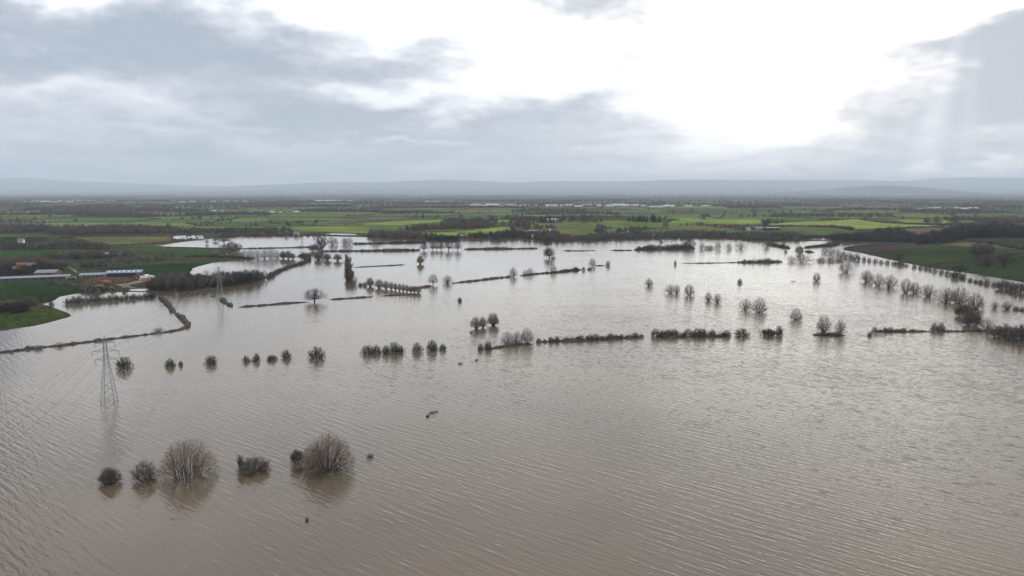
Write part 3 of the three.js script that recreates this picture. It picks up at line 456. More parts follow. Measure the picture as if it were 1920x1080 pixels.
// far shore trees
plant('oak', 1030, 484, 19, 19, 'round bare tree with low branch standing in the far water at centre', { tone: 'oak' });
plant('shrub', 1037, 484.5, 10, 4, 'low branch clump at the foot of the far centre tree', { tone: 'oak' });
plant('oak', 1026, 464, 14, 17, 'bare tree directly behind the far centre tree', { tone: 'oak' });
plant('willow', 1111, 498.5, 14, 13, 'dense upright bush at the end of the diagonal hedge', { tone: 'oak' });
plant('shrub', 1140, 498.5, 10, 9, 'small round bush at the tail of the diagonal hedge', { tone: 'grey' });
plant('willow', 962, 519, 14, 17, 'pale tree at the left end of the diagonal hedge', { tone: 'pale' });
plant('willow', 984, 515.5, 9, 9, 'thin pale bush on the diagonal hedge', { tone: 'pale' });
plant('willow', 994, 515, 14, 12, 'second pale bush on the diagonal hedge', { tone: 'grey' });
plant('willow', 1038, 511, 15, 14, 'pale willow at the middle of the diagonal hedge', { tone: 'pale' });
plant('shrub', 1094, 507, 7, 7, 'stubby dark bush past the thick end of the diagonal hedge', { tone: 'oak' });
plant('shrub', 1105, 506, 10, 4, 'flat dark mound past the thick end of the diagonal hedge', { tone: 'dark' });
plant('oak', 1291, 466, 24, 17, 'largest round tree in the far bushy hedge right of centre', { tone: 'oak' });
[[1316, 467, 13, 11, 'grey tree right after the bushy far hedge'], [1346, 467, 14, 12, 'round willow, second right of the bushy far hedge'], [1366, 467, 12, 11, 'round willow, third right of the bushy far hedge'], [1389, 466, 18, 11, 'broad willow, last right of the bushy far hedge'], [1437, 465, 12, 12, 'dark willow near the river mouth hedge']].forEach(([x, y, w, h, l]) => plant('willow', x, y, w, h, l, { tone: 'grey' }));
plant('shrub', 1330, 467, 17, 7, 'low bush between two willows of the far hedge', { tone: 'grey' });
plant('shrub', 1240, 455, 7, 4, 'tiny bush tip close to the far shore', { tone: 'dark' });
plant('willow', 1483, 491, 13, 11, 'pale willow left of the broad bush below the river mouth', { tone: 'pale' });
plant('willow', 1506, 491, 31, 14, 'broad rounded bush below the river mouth', { tone: 'grey' });
plant('willow', 1499, 478, 10, 10, 'bush just behind the broad one below the river mouth', { tone: 'grey' });
plant('shrub', 1473, 473, 6, 7, 'tiny pale bush below the river hedge', { tone: 'pale' });
plant('shrub', 1499, 470, 15, 9, 'dark round bush at the river hedge end', { tone: 'dark' });
[[1539, 490.5, 16, 8], [1556, 491, 15, 9], [1572, 490.5, 16, 7]].forEach(([x, y, w, h], i) => plant('shrub', x, y, w, h, `${['left', 'middle', 'right'][i]} low bush of three in line right of the broad bush`, { tone: 'grey', group: 'three low bushes in line' }));
// bushes along the right bank
const bank = [[1546, 475, 14, 11], [1558, 477, 14, 12], [1570, 479, 14, 12], [1582, 483, 13, 11], [1594, 485, 13, 11], [1606, 488, 14, 12], [1620, 489, 8, 8], [1630, 490.5, 8, 7], [1641, 492, 8, 7], [1652, 493.5, 8, 6], [1664, 494.5, 9, 7], [1676, 496, 9, 6], [1688, 498, 14, 10], [1699, 499.5, 8, 5], [1714, 502, 8, 7], [1726, 504, 9, 7], [1735, 505.5, 8, 7], [1742, 507, 8, 7], [1752, 509.5, 10, 8], [1765, 512.5, 10, 8], [1777, 515.5, 11, 9], [1791, 521, 17, 14], [1805, 524, 10, 8], [1819, 528, 8, 7], [1829, 530, 8, 6], [1838, 532, 9, 7], [1850, 534, 12, 11], [1864, 536, 9, 8]];
bank.forEach(([x, y, w, h], i) => plant(i < 3 ? 'willow' : 'shrub', x, y, w, h, `${ORD[i]} bush from the far end of the dotted row along the right bank`, { tone: i < 3 ? 'grey' : i === 26 ? 'pale' : i % 2 ? 'shrub' : 'oak', group: 'dotted row along the right bank' }));
plant('brush', 1884, 543, 32, 17, 'brushy scrub at the near end of the right bank row', { tone: 'grey' });
plant('brush', 1910, 549, 36, 19, 'dense brushy scrub on the right bank at the right edge', { tone: 'grey' });
// oaks in the right hand fields
[[1833, 484, 28, 28, 'left and larger of two bare oaks on the hedge in the right field'], [1851, 482, 22, 26, 'right of two bare oaks on the hedge in the right field'], [1850, 503, 30, 24, 'left of two faint oaks in the lower right meadow'], [1882, 500, 28, 26, 'right of two faint oaks in the lower right meadow'], [1686, 489, 16, 14, 'faint round tree behind the dotted row on the right bank'], [1800, 510, 26, 14, 'faint broad tree close behind the right bank row'], [1738, 418.6, 13, 11, 'left of three far round trees on the skyline of the bright field'], [1756, 418.8, 14, 12, 'middle of three far round trees above the right wood'], [1789, 419, 20, 14, 'right and broadest of three far round trees above the right wood']].forEach(([x, y, w, h, l]) => plant('oak', x, y, w, h, l, { tone: 'shrub' }));
// left flood, centre top
[[420, 456, 16, 16, 'bare tree at the upper flood, right of the caravans', 'oak'], [388, 457, 6, 8, 'tiny tree left of the bare one in the upper flood', 'grey'], [404, 452.5, 12, 7, 'tan bush near the caravan shore', 'pale'], [435, 469, 22, 15, 'dark tree at the left end of the pale row', 'oak'], [446, 471, 18, 14, 'grey tree beside the dark one in the pale row', 'grey']].forEach(([x, y, w, h, l, t]) => plant('oak', x, y, w, h, l, { tone: t }));
[[405, 480, 14, 11], [418, 480, 14, 12], [431, 481, 14, 12], [444, 482, 16, 14], [458, 483, 16, 14], [470, 484, 15, 15], [482, 485, 16, 19], [496, 485, 14, 18], [508, 484.5, 16, 20], [520, 484, 14, 15], [531, 485, 13, 14], [541, 485.5, 14, 15], [549, 486, 11, 11]].forEach(([x, y, w, h], i) => plant(i < 10 ? 'willow' : 'pollard', x, y, w, h, `${ORD[i]} tree from the left in the pale row above the inner pool`, { tone: i % 3 ? 'grey' : 'pale', group: 'pale row above the inner pool' }));
plant('poplar', 603, 470, 27, 32, 'tall brown tree mass standing behind the far pylon', { tone: 'brush' });
plant('brush', 592, 471, 22, 14, 'grey scrub at the foot of the tall brown tree', { tone: 'grey' });
plant('willow', 625, 459, 20, 14, 'round grey willow right of the tall brown tree', { tone: 'grey' });
[[646, 458, 12, 12, 'left of two round trees on the second far hedge'], [655, 458, 12, 13, 'right of two round trees on the second far hedge'], [704, 457, 17, 11, 'single round tree on the second far hedge'], [537, 447, 8, 4, 'dark low bush alone in the upper flood']].forEach(([x, y, w, h, l]) => plant('willow', x, y, w, h, l, { tone: 'grey' }));
// shore wood by the farm: the trees that stand out
[[286, 543, 26, 24, 'brush'], [305, 544, 24, 30, 'grey'], [325, 545, 26, 34, 'grey'], [345, 544, 24, 30, 'grey'], [366, 541, 24, 26, 'brush'], [388, 538, 26, 30, 'grey'], [408, 537, 26, 30, 'pale'], [428, 535, 24, 22, 'grey'], [446, 533, 22, 23, 'oak'], [463, 530, 22, 24, 'oak'], [480, 527, 20, 22, 'grey'], [496, 523, 16, 15, 'grey'], [508, 519, 11, 9, 'oak']].forEach(([x, y, w, h, t], i) => { plant('oak', x, y, w, h, `${ORD[i]} tree from the left in the dark shore wood behind the middle pylon`, { tone: t, group: 'dark shore wood behind the middle pylon' }); });
// bushes on the drowned bank under the farm
for (let i = 0; i < 15; i++) { const x = 127 + i * 11.2; plant('shrub', x, mix(570, 558, i / 14), 12.5, mix(14, 8, i / 14) * (i % 3 ? 1 : 0.8), `${ORD[i]} bush from the left on the drowned bank below the farm`, { tone: ['grey', 'shrub', 'oak'][i % 3], group: 'bushes on the drowned bank' }); }
plant('shrub', 96, 572, 9, 7, 'small bush in the narrow inlet left of the drowned bank', { tone: 'dark' });
[[12, 584, 34, 16], [33, 586, 26, 20], [44, 583, 20, 14]].forEach(([x, y, w, h], i) => plant('shrub', x, y, w, h, `${['left', 'middle', 'right'][i]} dark thicket bush on the grass spit at left`, { tone: 'dark', group: 'dark thicket on the grass spit' }));
[[20, 574, 30, 12], [52, 573, 30, 16], [62, 572, 16, 9]].forEach(([x, y, w, h], i) => plant('shrub', x, y, w, h, `${['left', 'middle', 'right'][i]} brown bush of the thicket behind the grass spit`, { tone: 'grey', group: 'brown thicket behind the grass spit' }));
[[72, 655, 16, 7], [111, 650, 16, 8], [297, 622.5, 18, 8], [22, 661, 8, 5]].forEach(([x, y, w, h], i) => plant('willow', x, y, w, h, `${['pale wispy bush on the long hedge, second from the left edge', 'pale wispy bush on the long hedge left of the near pylon', 'pale wispy bush near the hedge corner', 'tiny bush on the long hedge at the left edge'][i]}`, { tone: 'pale' }));

// ---------------------------------------------------------------- hedges and drowned banks
const HEDGE = mat(0.066, 0.057, 0.045), HTWIG = mat(0.09, 0.076, 0.06), HDARK = mat(0.038, 0.034, 0.027), HRED = mat(0.10, 0.064, 0.05);
function hedge(label, pts, { tone = HEDGE, twig = HTWIG, ragged = 0.5, fine = 1, group, name = 'hedge', bushy = 0 } = {}) {
  nth++;
  const R = rngOf(nth * 31 + 7), P = pts.map(([x, y, h]) => { const p = at(x, y); return [p, metres(h, p)]; }), run = [];
  for (let i = 0; i < P.length - 1; i++) { const [a, ha] = P[i], [b, hb] = P[i + 1], L = a.distanceTo(b), n = Math.max(1, Math.round(L / 1.8)); for (let k = 0; k < n; k++) run.push([V().lerpVectors(a, b, k / n), mix(ha, hb, k / n)]); }
  run.push(P[P.length - 1]);
  const base = run[0][0].clone(), o = thing(name, label, 'hedge', base, 0, group), core = [], tw = [], rows = [];
  const D = -base.z, tr = 0.04 * Math.max(1, D / 420);
  run.forEach(([p, h], i) => {
    const q = run[Math.min(i + 1, run.length - 1)][0], r = run[Math.max(i - 1, 0)][0], d = V().subVectors(q, r).setY(0).normalize(), s = V(-d.z, 0, d.x), end = Math.min(1, Math.min(i, run.length - 1 - i) / 3 + 0.15);
    const nz = 1 + ragged * (1.1 * n2(p.x * 0.09, p.z * 0.09, nth) + 0.9 * n2(p.x * 0.33, p.z * 0.33, nth + 3) + 0.7 * (R() - 0.5)), H = Math.max(0.25, h * nz) * end, w = Math.max(0.5, H * 0.62 + 0.3) * (0.7 + 0.3 * end), g = Math.max(0, height(p.x, p.z)), c = V(p.x, g, p.z).sub(base).addScaledVector(s, n2(p.x * 0.05, p.z * 0.05, 9) * 0.8);
    const j = () => (R() - 0.5) * 0.6 * H;
    rows.push([[-1, -0.15], [-0.85, 0.35], [-0.3, 0.6], [0.35, 0.56], [0.85, 0.33], [1, -0.15]].map(([u, v]) => V().copy(c).addScaledVector(s, u * w + (v > 0 ? j() : 0)).add(V(0, v < 0 ? -0.2 : v * H * (bushy ? 0.55 : 1) + j() * 0.6, 0)).addScaledVector(d, v > 0 ? j() : 0)));
    const n = Math.max(2, Math.round(5 * fine * (1 + H * 0.4)));
    for (let k = 0; k < n; k++) { const u = (R() * 2 - 1) * w * 0.9, q0 = V().copy(c).addScaledVector(s, u).addScaledVector(d, (R() - 0.5) * 2).add(V(0, H * (0.15 + 0.5 * R()), 0)); spike(tw, q0, V((R() - 0.5) * 1.3, 0.55 + R(), (R() - 0.5) * 1.3).normalize(), H * (0.35 + 0.5 * R()), tr); }
  });
  for (let i = 0; i < rows.length - 1; i++) for (let k = 0; k < 5; k++) { const A = rows[i][k], B = rows[i][k + 1], C = rows[i + 1][k], E = rows[i + 1][k + 1]; core.push(A.x, A.y, A.z, B.x, B.y, B.z, C.x, C.y, C.z, B.x, B.y, B.z, E.x, E.y, E.z, C.x, C.y, C.z); }
  mesh('dense_growth', positions(core), tone, o); mesh('twigs', positions(tw), twig, o).userData.kind = 'stuff';
  if (bushy) { const bits = []; let next = 0, gone = 0; run.forEach(([p, h], i) => { if (i) gone += p.distanceTo(run[i - 1][0]); if (gone < next) return; const s = h * (0.6 + 0.8 * R()), g = proto('shrub', 1, i % 3)[1].clone(); next = gone + s * (0.5 + 0.75 * R()); const sw = s * (0.75 + 0.4 * R()) / 4.2; g.rotateY(R() * 6); g.scale(sw, s / 4.5, sw); g.translate(p.x - base.x, p.y - base.y, p.z - base.z); bits.push(g); }); mesh('bushes', mergeGeometries(bits), twig, o).userData.kind = 'stuff'; }
  return o;
}
hedge('long thin drowned hedge from the left edge to its corner', [[-20, 664, 4], [60, 653.5, 5], [130, 646, 5], [200, 637, 5], [260, 629.5, 4.5], [310, 623, 5], [335, 619, 6], [350, 613, 7], [353, 609, 8]], { ragged: 0.75 });
hedge('drowned hedge running back from the corner, nearer piece', [[353, 610, 8], [345, 601, 7], [338, 594, 7], [329, 588, 6]], {});
hedge('drowned hedge running back from the corner, farther piece', [[326, 586, 6], [318, 575, 6], [310, 566, 6], [301, 558, 6]], {});
hedge('thin hedge line left of the lone oak', [[446, 576, 3.5], [490, 573, 3], [530, 569.5, 3.4], [578, 566.5, 3]], { ragged: 0.6 });
hedge('broken thin hedge line right of the lone oak', [[617, 562, 2.5], [650, 560, 3], [700, 556.5, 2.5]], { ragged: 0.8 });
hedge('thin hedge line ending under the pollard row', [[713, 555.5, 2.4], [735, 554, 2.5], [760, 552.5, 2.6], [788, 551, 4]], { ragged: 0.8 });
hedge('short dark hedge stub by the foot of the middle pylon', [[414, 561, 5], [421, 566, 6], [426, 570, 4]], {});
hedge('last dark hedge stub right of the middle pylon foot', [[427, 569, 4], [432, 573, 5], [437, 576, 3]], {});
hedge('small dark hedge stub left of the middle pylon, nearer one', [[394, 554.5, 3], [403, 557, 3]], {});
hedge('small dark hedge stub left of the middle pylon, farther one', [[365, 547.5, 4], [376, 550, 3], [388, 553, 3]], {});
hedge('hedge from the pale willows to the open water at centre', [[1010, 642, 6], [1050, 640.5, 8], [1095, 638, 8], [1140, 636, 9], [1175, 634, 8], [1203, 632, 9]], { twig: mat(0.10, 0.085, 0.07), ragged: 0.6, fine: 1.5, bushy: 1 });
hedge('low line of scrub under the three pale willows', [[905, 656, 4], [940, 650.5, 4], [975, 646.5, 5], [1000, 645, 3]], { ragged: 0.7 });
hedge('left half of the straight hedge right of centre', [[1229, 631, 12], [1260, 631, 12], [1286, 631, 10]], { twig: mat(0.10, 0.085, 0.07), ragged: 0.5, fine: 1.6, bushy: 1 });
hedge('right half of the straight hedge right of centre', [[1290, 631, 11], [1330, 631, 12], [1367, 630.5, 11]], { ragged: 0.5, fine: 1.6, bushy: 1 });
hedge('low dark islet of scrub under the two trees', [[1523, 628, 6], [1545, 629, 6], [1565, 629, 7], [1585, 628.5, 3]], { tone: HDARK });
hedge('straight hedge left part of the line at right', [[1640, 622, 7], [1665, 622, 8], [1700, 622, 6], [1741, 622, 3]], { ragged: 0.6, bushy: 1 });
hedge('straight hedge right part of the line at right', [[1769, 622, 3], [1800, 622, 4], [1840, 621.5, 5], [1880, 621, 5], [1925, 620, 6]], { ragged: 0.6, bushy: 1 });
hedge('brown hedge behind the pollard row', [[764, 542.5, 3], [780, 540.5, 5], [800, 538, 5], [812, 536, 4]], { tone: HRED, twig: HRED });
hedge('diagonal hedge, thin left half beyond the pollards', [[846, 531.5, 3], [885, 527.5, 3.4], [930, 522, 3.6], [960, 519, 3]], { ragged: 0.6 });
hedge('diagonal hedge, thick right half at centre', [[974, 517.5, 2.5], [1010, 513.5, 3.6], [1045, 511, 4.5], [1070, 508, 6], [1090, 506, 6]], { tone: HDARK });
hedge('low tail of hedge between two far bushes', [[1116, 498, 4], [1136, 498.5, 2.5]], {});
hedge('very thin hedge line right of the tall brown avenue', [[661, 501.5, 1.6], [700, 499.5, 1.8], [760, 496.5, 1.8]], {});
hedge('fine hedge line in the far water right of centre', [[1278, 494, 1], [1330, 493.5, 1.6], [1386, 492.5, 2.2]], {});
hedge('bushy hedge at the end of the fine line', [[1385, 492.5, 5], [1410, 492.5, 6], [1440, 492, 6.5], [1466, 491.5, 3]], { ragged: 0.6, bushy: 1 });
hedge('thin far hedge left of the bushy one', [[1055, 470.5, 1.6], [1090, 470.5, 2], [1118, 470, 1.2]], {});
hedge('second thin far hedge left of the bushy one', [[1143, 469.8, 1.4], [1165, 469.8, 3.2], [1186, 469.5, 3]], {});
hedge('bushy far hedge right of centre', [[1190, 469, 3], [1203, 468, 7], [1230, 467.5, 8], [1262, 467, 8], [1285, 466.5, 8], [1305, 466.5, 5]], { ragged: 0.5, fine: 1.4, bushy: 1 });
hedge('far hedge right of the six bare trees', [[868, 468, 3], [890, 467.5, 4.5], [930, 467, 4.5], [960, 467, 3.5], [1010, 466, 2.5]], { ragged: 0.6 });
hedge('far hedge left of the six bare trees', [[595, 471.5, 3], [640, 471.2, 4], [700, 470.8, 4.5], [760, 470, 5], [788, 469.5, 5]], { ragged: 0.6 });
hedge('second far hedge behind the six bare trees', [[660, 457.5, 4], [700, 457, 3], [740, 456, 4], [775, 455, 5], [800, 454, 7]], { tone: HDARK });
hedge('thin far hedge crossing behind the far pylon', [[440, 466.5, 2], [500, 465.5, 2.4], [550, 464.5, 2.5], [592, 463, 3]], {});
hedge('thick hedge wall beside the far pylon', [[557, 481, 8], [568, 480, 8], [577, 482, 8], [577, 490, 8]], { tone: HDARK });
hedge('thick hedge bank curving round the inner pool', [[576, 491, 7], [560, 496, 5], [540, 502, 5.5], [522, 509, 6], [512, 516, 7], [502, 522, 8]], { tone: HDARK });
hedge('dark scrub line along the bank above the inner pool', [[345, 481.5, 4], [390, 482, 6], [430, 483.5, 7], [475, 485.5, 5]], { tone: HDARK });
hedge('hedge along the river mouth at right', [[1437, 459, 4], [1455, 461.5, 5], [1482, 466, 5]], { tone: HDARK });
hedge('curved river hedge above the water tongue', [[1508, 465, 5], [1530, 463, 5], [1555, 461.5, 7], [1568, 458, 6], [1572, 455.5, 5]], { tone: HDARK });
hedge('tiny dark clumps at the river hedge foot', [[1508, 472, 4], [1518, 473, 4], [1527, 473.5, 3]], { ragged: 0.9 });
hedge('dark hedge dividing the two right fields', [[1728, 499, 3], [1790, 492, 3.5], [1850, 484.5, 4], [1930, 474.5, 4]], { tone: HDARK, ragged: 0.3 });
hedge('dark hedge above the tan crest at right', [[1816, 451.5, 4], [1850, 456, 5], [1900, 465, 6], [1930, 470, 6]], { tone: HDARK });
hedge('field edge hedge below the ploughed tip at right', [[1625, 475.5, 1.8], [1680, 470.5, 2], [1722, 465.5, 2]], { tone: HDARK, ragged: 0.3 });
hedge('dark hedge under the biggest bright field', [[1440, 425.5, 3], [1500, 424, 2.6], [1560, 426.5, 4.5], [1600, 432, 6]], { tone: HDARK });
hedge('dark hedge right of the biggest bright field', [[1610, 412.5, 2], [1660, 418.5, 4], [1720, 421.5, 4], [1790, 423, 5]], { tone: HDARK });
hedge('hedge between the bright field and the pinkish ploughland', [[1640, 431, 3], [1700, 428, 2.5], [1770, 424.5, 2.5]], { tone: HDARK });
hedge('hedge along the top of the olive field at left', [[110, 446, 4], [200, 444, 3], [310, 443.5, 3]], { tone: HDARK, ragged: 0.3 });
hedge('hedge along the foot of the olive field at left', [[175, 460.5, 3], [240, 460, 3], [310, 457, 3]], { tone: HDARK });
hedge('hedge line below the conifers at left', [[-20, 469, 6], [60, 467.5, 5], [130, 466, 5], [190, 468.5, 6]], { tone: HDARK });
hedge('hedge between the two narrow fields at the left edge', [[-20, 447, 2.5], [92, 447, 2.5]], { tone: HDARK });
hedge('scrubby hedge on the near side of the farm pasture', [[90, 532, 6], [115, 533, 7], [140, 537, 8], [152, 541, 9], [165, 547, 10], [190, 549, 8]], { tone: HEDGE, ragged: 0.7, fine: 1.4 });
hedge('scrubby hedge behind the blue barn', [[145, 501, 7], [190, 499, 7], [225, 497, 6], [260, 492, 6], [330, 483, 4]], { ragged: 0.8 });

// ---------------------------------------------------------------- woods and far vegetation (masses)
const clumpGeo = [0, 1, 2].map((v) => { const [t, c] = growTree({ ...KIND.oak, fill: 70, H: 1, R: 0.42, trunkH: 0.12, trunkR: 0.03, base: 0.05, stems: 9, spread: 1.5, stemR: 0.018, br: 5, tw: 5, bl: 0.24, along: 0.7, twL: 0.19, brR: 0.012, twR: 0.020, seed: 400 + v, sides: 3 }); return mergeGeometries([t, c]); });
const bushGeo = [0, 1].map((v) => { const [t, c] = growTree({ ...KIND.shrub, fill: 50, H: 1, R: 0.7, base: 0.3, stems: 10, stemR: 0.03, br: 4, tw: 4, bl: 0.3, twL: 0.28, brR: 0.02, twR: 0.045, seed: 500 + v, sides: 3 }); return mergeGeometries([t, c]); });
const pineGeo = (() => { const out = [], R = rngOf(77); for (let k = 0; k < 150; k++) { const t = R(), a = R() * 6.283, r = 0.24 * (1 - t * 0.92); spike(out, V(Math.cos(a) * r * 0.25, 0.06 + t * 0.85, Math.sin(a) * r * 0.25), V(Math.cos(a), 0.15 - 0.4 * R() + t * 0.8, Math.sin(a)).normalize(), r + 0.06, 0.028); } tube(out, [V(0, 0, 0), V(0, 0.5, 0), V(0, 0.95, 0)], 0.025, 0.01, 4); return positions(out); })();
const WOODMAT = mat(1, 1, 1);
function scatter(name, label, cat, list, geo) {
  const im = new THREE.InstancedMesh(geo, WOODMAT, list.length), M = new THREE.Matrix4(), q = new THREE.Quaternion(), e = new THREE.Euler(), c = new THREE.Color();
  list.forEach(([p, s, sw, turn, tint], i) => { e.set(0, turn, 0); q.setFromEuler(e); M.compose(p, q, V(sw, s, sw)); im.setMatrixAt(i, M); c.setRGB(...tint); im.setColorAt(i, c); });
  im.name = numbered(name); im.castShadow = im.receiveShadow = true; tag(im, label, cat, null, 'stuff'); scene.add(im); return im;
}
const BROWN = [0.112, 0.082, 0.066], GREYB = [0.10, 0.086, 0.074], DARKB = [0.056, 0.048, 0.041], DGREEN = [0.026, 0.034, 0.020], RUST = [0.115, 0.072, 0.052];
function inPoly(pts, x, y) { let odd = false; for (let i = 0, j = pts.length - 1; i < pts.length; j = i++) { const [ax, ay] = pts[j], [bx, by] = pts[i]; if ((ay > y) !== (by > y) && x < (bx - ax) * (y - ay) / (by - ay) + ax) odd = !odd; } return odd; }
let woodN = 0;
function wood(label, outline, h, tint, spacing, { pine = 0, bush } = {}) {
  const R = rngOf(900 + woodN++), pts = outline.map(([x, y]) => { const p = at(x, y); return [p.x, p.z]; }), xs = pts.map((p) => p[0]), zs = pts.map((p) => p[1]), list = [];
  for (let x = Math.min(...xs); x <= Math.max(...xs); x += spacing) for (let z = Math.min(...zs); z <= Math.max(...zs); z += spacing) {
    const X = x + (R() - 0.5) * spacing, Z = z + (R() - 0.5) * spacing; if (!inPoly(pts, X, Z)) continue;
    const y = height(X, Z); if (y < 0.05) continue;
    const s = h * (0.65 + 0.55 * R()) * (1 + 0.35 * n2(X * 0.02, Z * 0.02, 44)), v = 0.75 + 0.5 * R();
    list.push([V(X, y - 0.2, Z), s, s * (0.85 + 0.5 * R()), R() * 6.28, tint.map((c, k) => c * v * (1 + (k - 1) * 0.08 * (R() - 0.5)))]);
  }
  if (list.length) scatter('wood', label, 'wood', list, pine ? pineGeo : bush ? bushGeo[woodN % 2] : clumpGeo[woodN % 3]);
}
wood('dark thick wood on the right hand rise', [[1712, 460], [1750, 450], [1785, 441], [1800, 434], [1860, 433], [1990, 438], [1990, 448], [1870, 446], [1815, 447.5], [1775, 456]], 15, DARKB, 9);
wood('dark wood between river bend and pinkish ploughland', [[1612, 446], [1640, 440], [1690, 440], [1716, 444], [1720, 455], [1650, 454.5], [1605, 454], [1570, 453], [1545, 450.5], [1590, 447.5]], 12, DARKB, 9);
wood('leafless wood belt along the far shore right of centre', [[1060, 452.5], [1100, 452.3], [1160, 450.3], [1240, 448.3], [1310, 446.3], [1380, 449], [1437, 453], [1500, 451], [1530, 446], [1480, 442], [1400, 441], [1330, 439], [1290, 436], [1200, 440], [1120, 444]], 8.5, GREYB, 10);
wood('brown bushy shore around the village foot', [[1000, 449], [1020, 451.5], [1058, 452.6], [1070, 446], [1040, 441], [1010, 440]], 9, BROWN, 8);
wood('long reddish brown wood on the slope left of centre', [[765, 434], [800, 432.5], [860, 431], [915, 429], [922, 424.5], [880, 424], [800, 427], [760, 430]], 11, RUST, 10);
wood('brown mixed trees between flood and bright field left of centre', [[690, 444.5], [740, 448], [800, 450], [840, 449], [815, 443.5], [770, 440], [720, 438.5], [695, 439.5]], 9, BROWN, 9);
wood('dark evergreen clump at the shore behind the six bare trees', [[797, 450.8], [857, 451], [852, 446.5], [820, 446], [800, 447.5]], 7, DGREEN, 6, { bush: 1 });
wood('dark trees around the shore village', [[858, 447], [910, 447.5], [930, 451.5], [945, 448], [1008, 448.5], [1000, 442], [960, 437], [900, 442], [865, 444]], 10, DARKB, 11);
wood('brown trees on the village rise', [[955, 435], [1000, 432], [1035, 428], [1010, 424], [960, 423]], 9, BROWN, 14);
wood('grey trees along the crest of the round knoll', [[1002, 419], [1060, 417], [1130, 418], [1130, 415], [1060, 414], [1000, 416]], 13, GREYB, 14);
wood('dark pines on the knoll crest', [[1172, 417], [1240, 417.5], [1242, 414.5], [1178, 414]], 16, DGREEN, 13, { pine: 1 });
wood('dark pines beside the white shed on the crest', [[1012, 417], [1052, 416.5], [1050, 414.8], [1014, 415]], 15, DGREEN, 14, { pine: 1 });
wood('hedgerow trees beside the white cottage', [[1116, 433], [1136, 428], [1150, 431], [1190, 429], [1215, 430], [1205, 433], [1150, 438], [1118, 440]], 7, DARKB, 11);
wood('trees and farmstead scrub near the far pond', [[1270, 421], [1340, 422.5], [1410, 427], [1425, 432], [1390, 434], [1360, 428], [1300, 423]], 8, BROWN, 13);
wood('dark scrub along the foot of the olive field at right', [[1440, 441], [1600, 443], [1612, 447], [1540, 447], [1440, 447]], 7, DARKB, 9);
wood('shore wood under the farm by the middle pylon', [[270, 546.8], [300, 546], [360, 544.6], [430, 537.5], [480, 529.5], [505, 520.5], [480, 521.5], [440, 524.5], [385, 522.5], [360, 524], [320, 527], [280, 534]], 7.5, DARKB, 6);
wood('long brown wood across the left middle distance', [[88, 440.5], [150, 441.5], [230, 440], [310, 438], [330, 433.5], [240, 430], [130, 431], [95, 435]], 12, BROWN, 11);
wood('brown wood left of the long one at the left edge', [[-80, 440], [60, 437], [110, 433], [90, 428], [-80, 429]], 11, GREYB, 13);
wood('grey tree belt above the caravans', [[300, 441], [390, 438], [470, 439], [560, 436.5], [545, 433], [440, 432], [330, 434]], 9, GREYB, 12);
wood('dark scrubby trees below the olive field at left', [[0, 464.5], [70, 464], [125, 461], [165, 463.5], [180, 467], [100, 465.5], [0, 467.5]], 9, GREYB, 8);
wood('mixed trees right of the tall dark conifer at left', [[100, 458], [130, 455], [170, 459], [205, 468], [185, 468.5], [150, 464]], 9, BROWN, 8);
wood('dark orchard belt behind the farmhouses', [[90, 486], [150, 481], [210, 479], [250, 481], [235, 484], [150, 487]], 8, GREYB, 7);
wood('garden trees around the farmhouses', [[-20, 512], [30, 506], [60, 505], [100, 503], [118, 510], [100, 513], [50, 516], [-20, 520]], 7.5, DARKB, 7);
wood('brown copse left of the farmhouses', [[-30, 500], [30, 494], [90, 492], [130, 500], [112, 505], [60, 501], [0, 506]], 7, BROWN, 8);
wood('scrubby trees beside the second pasture at left', [[150, 498], [210, 492], [270, 487], [330, 482], [300, 489], [230, 497], [160, 503]], 7, GREYB, 10);
wood('thin brown shore scrub right of the caravans', [[400, 446], [440, 443.5], [520, 441.8], [600, 442], [600, 440.5], [500, 440.3], [420, 442]], 5, RUST, 9, { bush: 1 });
wood('low scrub islet in the upper flood', [[440, 449.6], [478, 448.2], [478, 447.2], [445, 447.8]], 3, DARKB, 5, { bush: 1 });
wood('dark brushwood at the waterside below the farm', [[163, 548], [190, 548.6], [205, 544], [180, 540], [160, 543]], 5, DARKB, 5, { bush: 1 });
wood('brown brushwood around the right shore of the inner pool', [[272, 533], [300, 524], [345, 521], [350, 531], [300, 540]], 6.5, BROWN, 8);

